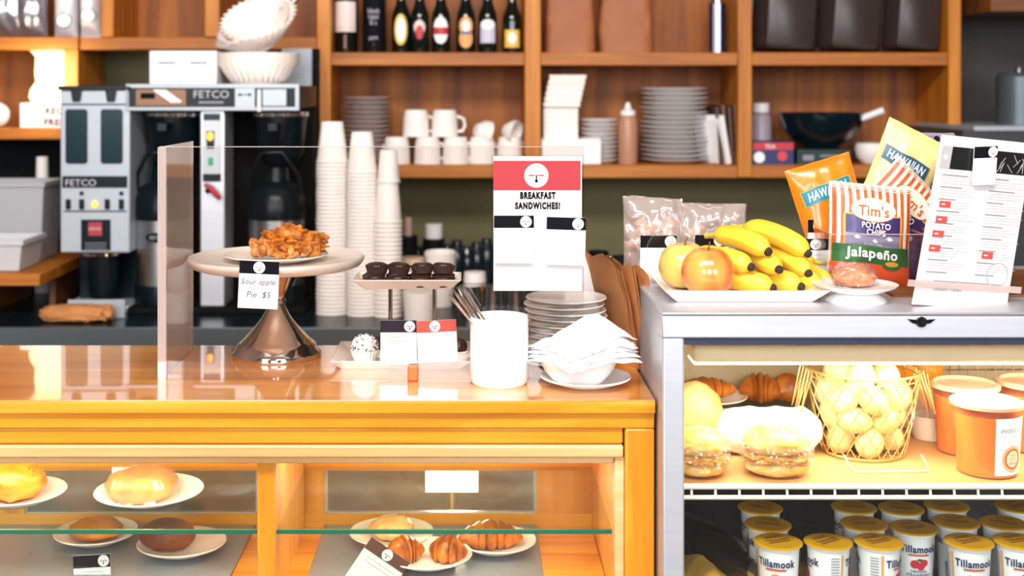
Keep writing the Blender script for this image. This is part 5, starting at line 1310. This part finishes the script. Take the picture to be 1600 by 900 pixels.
# ------------------------------------------------------------------ bottles on the wall shelf
bg = mat('dark_bottle_glass', '#08130f', .08, coat=.3)
def bottle(label, px, d, r, h, neck, lab, kind='beer'):
    o = thing('wine_bottle' if kind == 'wine' else 'beer_bottle', label, 'bottle', (X(px, d), d, SH1), 'bottles on the upper wall shelf')
    if kind == 'wine': prof = [(0, 0), (r * .95, 0), (r, .006), (r, h * .62), (r * .85, h * .70), (r * .38, h * .78), (r * .34, h * .97), (r * .4, h * .975), (r * .4, h), (0, h)]
    else: prof = [(0, 0), (r * .95, 0), (r, .006), (r, h * .50), (r * .93, h * .56), (r * .6, h * .68), (r * .44, h * .80), (r * .40, h * .95), (r * .45, h * .96), (r * .45, h), (0, h)]
    MB().lathe(prof, bg, n=28).build('bottle_body', o, world=False)
    S = lambda u, v, e=0: Vector((math.sin(u / r) * (r + e), -math.cos(u / r) * (r + e), v))
    mb = MB()
    for it in lab:
        if it[0] == 'p': mb.patch(S, it[1] * r, it[2] * r, it[3] * h, it[4] * h, it[5], it[6] if len(it) > 6 else .0008, 8, 2)
        elif it[0] == 'd': mb.disc(S, it[1] * r, it[2] * h, it[3] * r, it[5], it[6] if len(it) > 6 else .0010, rv=it[4] * h)
        else: mb.text(S, it[1], 0, it[2] * h, it[3], it[4], .0016, sx=.8)
    mb.build('label', o, world=False, recalc=False)
    MB().lathe([(r * .46, h * .93), (r * .47, h * 1.003), (0, h * 1.004)], neck, n=20, cap=False).build('cap', o, world=False)
pk = mat('label_pinkwhite', '#ead6d2', .5); ylw = mat('label_yellow', '#e8c050', .5); tanl = mat('label_tan', '#e8a868', .5); wh = M['paper']; lb_red = mat('label_crimson', '#b8303c', .5); lb_blue = mat('label_blue', '#3a6a9a', .5); lav = mat('label_lavender', '#c8c4d8', .5)
bottle('dark wine bottle with a tall pinkish label, leftmost on the bottle shelf', 541, 4.21, .0395, .30, 'ink', [('p', -.95, .95, .23, .56, pk), ('p', -.95, .95, .27, .275, 'inkg', .0012), ('p', -.1, .12, .05, .20, mat('label_stem', '#8a6a60', .6))], 'wine')
bottle('black bottle with white lettering, second from left on the bottle shelf', 585, 4.21, .0395, .30, 'ink', [('p', -.95, .95, .03, .60, 'ink'), ('t', 'black', .46, .024, 'inkl'), ('t', 'type', .40, .024, 'inkl'), ('t', '& o', .33, .02, 'inkl'), ('t', 'port', .17, .02, 'inkl'), ('t', 'i', .1, .02, lb_red)], 'wine')
BS = [(627, 'beer bottle with an oval yellow-green label, third from left', 'paper', [('d', 0, .33, .72, .22, ylw), ('d', 0, .33, .5, .17, wh, .0014)]),
 (656, 'dark beer bottle with a small red shield label, fourth from left', 'ink', [('d', 0, .36, .6, .10, pk), ('d', 0, .29, .42, .10, lb_red, .0014)]),
 (689, 'green beer bottle with a white and red label, fifth from left', 'paper', [('d', 0, .32, .82, .19, wh), ('p', -.8, .8, .26, .36, lb_red, .0014)]),
 (728, 'beer bottle with a tan figure-eight label and blue band', tanl, [('d', 0, .38, .75, .13, tanl), ('d', 0, .20, .75, .13, tanl), ('p', -.5, .5, .26, .30, lb_blue, .0014), ('d', 0, .38, .45, .08, wh, .0014)]),
 (762, 'beer bottle with a pale lavender label, second from right', lav, [('p', -.85, .85, .14, .40, lav), ('d', 0, .4, .8, .07, wh, .0012)]),
 (800, 'beer bottle with a yellow-orange label beside the upright', 'ink', [('p', -.85, .85, .08, .34, ylw), ('d', 0, .22, .45, .08, wh, .0014)])]
for px, lb, nk, lab in BS: bottle(lb, px, 4.2, .0310, .232 if px != 800 else .222, nk, lab)

# kraft bags
def kraftbag(label, px0, px1, d, seed):
    x0, x1 = X(px0, d), X(px1, d); w = x1 - x0; cx = (x0 + x1) / 2; H = .30; rings = []
    for j in range(22):
        v = j / 21; z = SH1 + .001 + v * H; ww = w / 2 * (1 - .12 * v + .04 * math.exp(-((v - .25) / .08) ** 2)); dd_ = .045 * (1 - v) ** .6 + .004
        ring = []
        for a in range(36):
            t = 2 * PI * a / 36; c_, s_ = math.cos(t), math.sin(t)
            x_ = math.copysign(abs(c_) ** .35, c_) * ww; y_ = math.copysign(abs(s_) ** .5, s_) * dd_
            n_ = .005 * noise.noise(Vector((x_ * 25, z * 22, seed)))
            ring.append(Vector((cx + x_ + n_, d + .02 + y_ + n_ * 1.4, z)))
        rings.append(ring)
    o = MB().loft(rings, 'kraftd').build('kraft_bag', org=(cx, d, SH1), angle=60); tag(o, label, 'paper bag', 'kraft bags on the upper shelf')
kraftbag('tall brown kraft bag next to the beer bottles on the upper shelf', 851, 930, 4.2, 1)
kraftbag('tall brown kraft bag, right of the two on the upper shelf', 936, 1020, 4.2, 6)
o = thing('metal_canister', 'slim silver and navy cylinder on the upper shelf by the upright', 'canister', (X(1121, 4.22), 4.22, SH1))
MB().lathe([(0, 0), (.027, 0), (.027, .165), (0, .165)], mat('navy_enamel', '#1a2840', .25, .3), n=32).build('body', o, world=False); S = lambda u, v, e=0: Vector((math.sin(u / .027) * (.027 + e), -math.cos(u / .027) * (.027 + e), v))
MB().patch(S, -.020, .004, 0.002, .163, mat('silver_band', '#c4c8dc', .3, .4), .0006, 6, 1).build('silver_band', o, world=False); MB().lathe([(0, .165), (.022, .165), (.02, .178), (0, .18)], 'steel', n=24).build('lid', o, world=False)
# dark trays (food pans standing up)
panm = mat('brown_black_pan', '#3c302e', .32, .2)
def pan(label, px0, px1, tilt, d, seed):
    x0, x1 = X(px0, d), X(px1, d); cx = (x0 + x1) / 2; w = x1 - x0; H = .30
    o = thing('serving_pan', label, 'pan', (cx, d, SH1 + .001), 'dark pans standing on the upper shelf')
    rt = Matrix.Rotation(tilt, 3, 'Y')
    def RR_(ww, y, z0, z1, rad=.02):
        pts = []
        for qx, qz, a0 in ((1, 1, 0), (-1, 1, 90), (-1, -1, 180), (1, -1, 270)):
            for s_ in range(6):
                th = math.radians(a0 + 18 * s_); pts.append(Vector((qx * (ww / 2 - rad) + math.cos(th) * rad, y, (z1 if qz > 0 else z0) - qz * rad + math.sin(th) * rad)))
        return [rt @ p for p in pts]
    MB().loft([RR_(w * .66, 0, .02, H - .02), RR_(w * .70, .004, .012, H - .012), RR_(w * .98, .085, 0.004, H - .004)], panm).build('shell', o, world=False, angle=35)
    MB().loft([RR_(w * .98, .085, .003, H), RR_(w * 1.04, .086, 0, H + .003), RR_(w * 1.04, .092, 0, H + .003), RR_(w * .95, .092, .003, H)], panm, cap=False).build('rim', o, world=False, angle=35)
pan('dark brown pan standing on edge, leftmost of three at the upper right', 1180, 1288, .05, 4.13, 1)
pan('dark brown pan standing on edge, middle of three at the upper right', 1283, 1388, .07, 4.135, 2)
pan('dark brown pan standing on edge, rightmost of three at the upper right', 1386, 1480, .07, 4.14, 3)

# ------------------------------------------------------------------ mid wall shelf items
greyp = mat('grey_plate_glaze', '#cfc0bc', .35)  # greyer glaze for the leftmost plate stack
def stack(px, d, r, z, n, sp, lab, grp, m='white', cat='plate', jit=.003):
    o0 = None
    for i in range(n):
        lb = lab % nth(n - 1 - i); lc_ = (X(px, d) + random.uniform(-jit, jit), d, z + i * sp)
        if o0 is None: o0 = plate('dinner_plate', lb, lc_, r, sp * .9, m, cat, grp, n=40, thick=.003)
        else: dup(o0, lc_, None, lb)
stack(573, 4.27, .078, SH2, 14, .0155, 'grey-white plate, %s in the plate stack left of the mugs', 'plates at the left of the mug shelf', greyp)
stack(937, 4.22, .062, SH2, 10, .0145, 'white plate, %s in the short stack beside the syrup bottle', 'short plate stack')
stack(1053, 4.24, .112, SH2, 16, .0155, 'large white plate, %s in the big stack right of the syrup bottle', 'big plate stack', 'white', 'plate', .005)
def mug_proto():
    o = thing('coffee_mug', 'x', 'mug', (0, 0, 0), 'mugs on the middle wall shelf')
    MB().lathe([(0, 0), (.034, 0), (.037, .004), (.041, .03), (.043, .082), (.0445, .087), (.041, .087), (.038, .03), (.033, .006), (0, .005)], 'cup', n=36).build('body', o, world=False)
    MB().tube([(.040, 0, .070), (.058, 0, .070), (.066, 0, .052), (.062, 0, .030), (.040, 0, .020)], .005, 'cup', n=8).build('handle', o, world=False)
    return o
mp = mug_proto(); first = True
MG = [(650, 4.2, .088, 0.3, 0, 'white mug upside down on the upper row of mugs, left of two'), (695, 4.2, .088, 0, 0, 'white mug upside down on the upper row of mugs, right of two'),
 (620, 4.18, 0, 2.4, 0, 'white mug, first from left in the bottom row'), (668, 4.18, 0, .2, 0, 'white mug, second from left in the bottom row'), (712, 4.18, 0, .1, 0, 'white mug, third from left in the bottom row'),
 (753, 4.2, 0, .6, .0, 'white mug, fourth from left in the bottom row'), (797, 4.2, 0, 0.2, .0, 'white mug at the right end of the bottom row beside the upright'),
 ]
for px, d, dz, a, tl_, lb in MG:
    lc_ = (X(px, d), d, SH2 + dz + (.087 if True else 0)); rt = (PI, 0, a)
    if first: mp.location = lc_; mp.rotation_euler = rt; mp['label'] = lb; first = False
    else: dup(mp, lc_, rt, lb)
# tea cups lying tilted
tc0 = thing('tea_cup', 'white rounded tea cup tipped on its side above the bottom row, left of two', 'cup', (X(752, 4.2), 4.19, SH2 + .105), 'tea cups tipped on the mugs', rot=(0, 1.9, .4))
MB().lathe([(0, -.02), (.02, -.02), (.024, -.014), (.038, .004), (.042, .024), (.039, .024), (.034, .004), (.02, -.012), (0, -.012)], 'cup', n=32).build('body', tc0, world=False)
MB().tube([(.036, 0, .016), (.05, 0, .014), (.05, 0, -.002), (.034, 0, -.004)], .0035, 'cup', n=8).build('handle', tc0, world=False)
dup(tc0, (X(797, 4.19), 4.19, SH2 + .105), (.2, 1.8, -.3), 'white rounded tea cup tipped on its side above the bottom row, right of two')
# container column + white box
o = thing('clamshell_stack', 'tall leaning column of nested white foam containers on the white box', 'container stack', (X(880, 4.2), 4.2, SH2))
m = MB(); zb2 = Z(217, 4.16)
bxx = MB().box(X(846, 4.12), X(940, 4.12), 4.13, 4.33, SH2, zb2, 'paper').build('white_carton', org=(X(893, 4.2), 4.2, SH2), bevel=.004); tag(bxx, 'low white carton under the tall column of foam containers', 'carton')
bpy.data.objects.remove(o)
for i, (a, b, y0, y1, lb) in enumerate(((848, 902, 215, 168, 'lower white foam container block on the white carton'), (848, 905, 168, 116, 'upper white foam container block leaning on the lower one'))):
    d = 4.2; m = MB(); z0 = Z(y0, 4.16) if i else zb2; z1 = Z(y1, d)
    lean = .004 if i else 0
    q = lambda s, z, x_=0: [Vector((X(a, d) + s + x_, 4.16 + s, z)), Vector((X(b, d) - s + x_, 4.16 + s, z)), Vector((X(b, d) - s + x_, 4.28 - s, z)), Vector((X(a, d) + s + x_, 4.28 - s, z))]
    rings = []
    nn = 6
    for j in range(nn):
        zz_ = z0 + (z1 - z0) * j / nn; zz2 = z0 + (z1 - z0) * (j + 1) / nn; rings += [q(.003, zz_, lean * j), q(.0, zz_ + .003, lean * j), q(.0, zz2 - .002, lean * j)]
    m.loft(rings, 'cup'); o = m.build('foam_container', org=(X(875, d), 4.2, z0), bevel=.002); tag(o, lb, 'container')
# syrup bottle
o = thing('sauce_bottle', 'tall caramel-brown squeeze bottle with white cap between the plate stacks', 'bottle', (X(981, 4.16), 4.16, SH2))
MB().lathe([(0, 0), (.029, 0), (.031, .006), (.031, .135), (.026, .15), (.022, .158), (0, .158)], mat('caramel_plastic', '#b88468', .4), n=32).build('body', o, world=False)
MB().lathe([(0, .158), (.025, .158), (.025, .172), (.012, .18), (.006, .2), (0, .2)], 'white', n=28).build('cap', o, world=False)
# white leaning sheets and dark menus
o = MB().box(-.004, .004, -.08, .08, 0, .16, 'paper').box(-.012, -.004, -.08, .06, 0, .15, 'paper').build('paper_packet', world=False, bevel=.002); o.location = (X(1118, 4.2), 4.21, SH2 + .002); o.rotation_euler = (0, -.2, .5); tag(o, 'white paper packet leaning on the brown binders right of the big plate stack', 'packet')
for i in range(5):
    o = MB().box(-.006, .006, -.1, .1, 0, .185 + .006 * (i % 2), mat('brown_binder', '#6a4430', .55) if i % 2 else mat('dark_binder', '#4a3026', .55)).build('menu_binder', world=False, bevel=.002); o.location = (X(1124 + i * 7.6, 4.2), 4.24, SH2 + .0015); o.rotation_euler = (0, -.10 + .02 * i, 0)
    tag(o, 'thin brown menu binder, %s from left, standing against the upright' % ('first', 'second', 'third', 'fourth', 'fifth')[i], 'binder', 'brown binders on the middle shelf')
# right compartment
o = thing('red_carton', 'red and blue printed carton on the middle shelf right of the upright', 'carton', (X(1207, 4.16), 4.16, SH2))
m = MB(); m.box(X(1176, 4.14), X(1240, 4.14), 4.14, 4.28, SH2, Z(222, 4.14), mat('navy_print', '#1c2c66', .5)); f_ = plane((X(1208, 4.14), 4.1395, Z(240, 4.14)))
m.patch(f_, -.066, .066, .012, .035, mat('red_print', '#c8303a', .5)).disc(f_, .03, -.008, .016, mat('red_print2', '#d84040', .5)).disc(f_, -.045, -.012, .018, 'paper').text(f_, 'TEA', -.01, .023, .02, 'paper').build('carton_body', o)
o = thing('green_carton', 'dark green carton with white marks under the black bowl', 'carton', (X(1285, 4.16), 4.16, SH2))
m = MB(); m.box(X(1246, 4.14), X(1330, 4.14), 4.14, 4.28, SH2, Z(234, 4.14), mat('dark_green_print', '#12302c', .5)); f_ = plane((X(1286, 4.14), 4.1395, Z(246, 4.14)))
m.patch(f_, -.065, -.03, -.010, .008, 'inkg').patch(f_, -.01, .05, .002, .008, 'inkg').patch(f_, 0, .04, -.012, -.006, 'inkg').build('carton_body', o)
gb = thing('glass_bowl', 'large dark glossy bowl with a white-handled spatula on the middle shelf', 'bowl', (X(1283, 4.22), 4.22, Z(234, 4.14)))
MB().lathe([(0, .001), (.05, .001), (.055, .008), (.095, .03), (.128, .07), (.142, .118), (.139, .118), (.12, .07), (.09, .034), (0, .01)], mat('smoked_glass_bowl', '#0c1a22', .06, coat=.6), n=56).build('bowl', gb, world=False)
m = MB(); o = thing('rubber_spatula', 'spatula with bright white handle sticking out of the dark bowl', 'spatula', P(1340, 190, 4.2))
a, b = P(1344, 186, 4.15), P(1381, 172, 4.12); m.tube([a, a * .8 + b * .2, b], [.008, .011, .011], 'paper', n=12); m.build('handle', o)
MB().tube([a, P(1318, 196, 4.17), P(1290, 205, 4.2)], .004, 'steel').build('shaft', o)
o = thing('spice_jar', 'pale lidded jar behind the red and blue carton', 'jar', (X(1190, 4.3), 4.31, SH2)); MB().lathe([(0, 0), (.035, 0), (.035, .15), (.028, .16), (.02, .165), (0, .165)], mat('mauve_plastic', '#a898a4', .4), n=28).build('body', o, world=False); MB().lathe([(.026, .165), (.028, .165), (.028, .195), (0, .198)], 'white', n=28, cap=False).build('lid', o, world=False)
o = MB().lathe([(0, 0), (.03, 0), (.05, .02), (.055, .05), (.05, .066), (.0, .07)], 'cup', n=32).build('sugar_bowl', world=False); o.location = (X(1362, 4.2), 4.2, SH2); tag(o, 'squat white bowl upside down right of the green carton', 'bowl')

# right of the shelf: wall cabinet, canister, stainless surface
o = MB().box(X(1548, 4.0), X(1750, 4.0), 4.0, 4.40, Z(18, 4.0), 2.3, 'darkwood').build('wall_cabinet', org=(X(1640, 4.0), 4.2, Z(18, 4.0)), bevel=.003); tag(o, 'dark brown wooden wall cabinet at the upper right corner', 'cabinet')
o = thing('tall_canister', 'tall grey metal canister at the right frame edge behind the menu', 'canister', (X(1592, 4.1), 4.1, Z(198, 4.1)))
MB().lathe([(0, 0), (.07, 0), (.07, .16), (.06, .172), (0, .175)], mat('grey_blue_metal', '#5c656c', .35, .5), n=36).build('body', o, world=False); MB().lathe([(0, .175), (.01, .175), (.012, .19), (0, .192)], 'steel', n=20).build('knob', o, world=False)
o = MB().box(X(1505, 3.9), X(1760, 3.9), 3.9, 4.40, ZK, Z(204, 3.9), mat('fridge_unit_grey', '#3a3d40', .4)).box(X(1520, 3.9), X(1760, 3.9), 3.89, 4.40, Z(204, 3.9), Z(197, 3.9), 'steeld').build('equipment_cabinet', org=(X(1630, 3.9), 4.1, ZK)); tag(o, 'tall dark equipment cabinet with steel top at the right behind the menu', 'cabinet')

# ------------------------------------------------------------------ clutter on the back worktop (centre)
def jarlike(name, label, cat, px, d, prof, m, cap=None, grp=None):
    o = thing(name, label, cat, (X(px, d), d, ZK), grp); MB().lathe(prof, m, n=28).build('body', o, world=False)
    if cap: MB().lathe(cap[0], cap[1], n=28).build('lid', o, world=False)
    return o
def zy(y, d): return Z(y, d) - ZK
d = 3.9
jarlike('paper_cup_bundle', 'white ruffled stack of cupcake papers on the back worktop', 'papers', 688, 3.75, [(0, 0), (.035, 0), (.04, .05), (.048, zy(395, 3.75)), (.044, zy(392, 3.75)), (.03, zy(410, 3.75)), (0, zy(412, 3.75))], 'cup')
jarlike('salt_shaker', 'black shaker with white square top on the back worktop', 'shaker', 678, 4.1, [(0, 0), (.035, 0), (.035, zy(372, 4.1)), (0, zy(372, 4.1))], 'black', ([(0, zy(372, 4.1)), (.028, zy(372, 4.1)), (.028, zy(350, 4.1)), (0, zy(349, 4.1))], 'paper'))
jarlike('pepper_shaker', 'pinkish shaker beside the cup columns on the back worktop', 'shaker', 638, 4.1, [(0, 0), (.03, 0), (.03, zy(368, 4.1)), (0, zy(368, 4.1))], 'black', ([(0, zy(368, 4.1)), (.012, zy(368, 4.1)), (.012, zy(340, 4.1)), (0, zy(339, 4.1))], mat('dusty_pink', '#c8a0a0', .5)))
jarlike('syrup_jar', 'cream jar with brown syrup behind the chocolate tray', 'jar', 643, 3.7, [(0, 0), (.038, 0), (.04, .05), (.036, zy(402, 3.7)), (0, zy(402, 3.7))], mat('cream_jar', '#e0c8b0', .4))
jarlike('tall_white_container', 'white container seen below the chocolate tray posts', 'container', 655, 3.5, [(0, 0), (.04, 0), (.045, zy(455, 3.5)), (0, zy(455, 3.5))], 'cup')
jarlike('caramel_jar', 'amber jar behind the cutlery on the back worktop', 'jar', 742, 3.62, [(0, 0), (.034, 0), (.036, .07), (.03, zy(440, 3.62)), (0, zy(440, 3.62))], mat('amber_jar', '#c88850', .35), ([(0, zy(440, 3.62)), (.032, zy(440, 3.62)), (.03, zy(425, 3.62)), (0, zy(424, 3.62))], 'paper'))
rnd = random.Random(12)
words = ['first', 'second', 'third', 'fourth', 'fifth', 'sixth', 'seventh', 'eighth']
for i in range(8):
    px = 652 + i * 15.5; hh_ = zy(388 - 12 * ((i * 37) % 5) / 4, 4.15)
    jarlike('dark_jar', 'dark glass jar, %s from left in the row at the back of the worktop' % words[i], 'jar', px, 4.22, [(0, 0), (.024, 0), (.026, .01), (.026, hh_ * .8), (.018, hh_ * .9), (.018, hh_), (0, hh_)], mat('dark_jar_glass', '#14222a', .12, coat=.4), None, 'dark jars in a row at the back')
# long tray of steel shakers behind the white plates
for i in range(4):
    jarlike('steel_pitcher', 'steel milk pitcher, %s from left behind the cutlery' % words[i], 'pitcher', 735 + i * 36, 3.55, [(0, 0), (.03, 0), (.032, .01), (.028, zy(452, 3.55)), (.031, zy(446, 3.55)), (0, zy(447, 3.55))], 'steel', None, 'steel pitchers on the back worktop')
for i in range(3):
    jarlike('black_canister', 'black canister, %s from left behind the brown paper bags' % words[i], 'canister', 935 + i * 36, 3.95, [(0, 0), (.032, 0), (.032, zy(392 + 8 * i, 3.95)), (0, zy(390 + 8 * i, 3.95))], 'black', None, 'black canisters behind the paper bags')
# silver box low on worktop behind packet
o = MB().box(X(112, 3.58) , X(200, 3.58), 3.545, 3.552, ZK + .001, Z(468, 3.55), 'steeld').build('drip_guard', org=(X(156, 3.55), 3.55, ZK), bevel=.001); tag(o, 'low steel drip guard plate under the coffee grinder', 'guard')
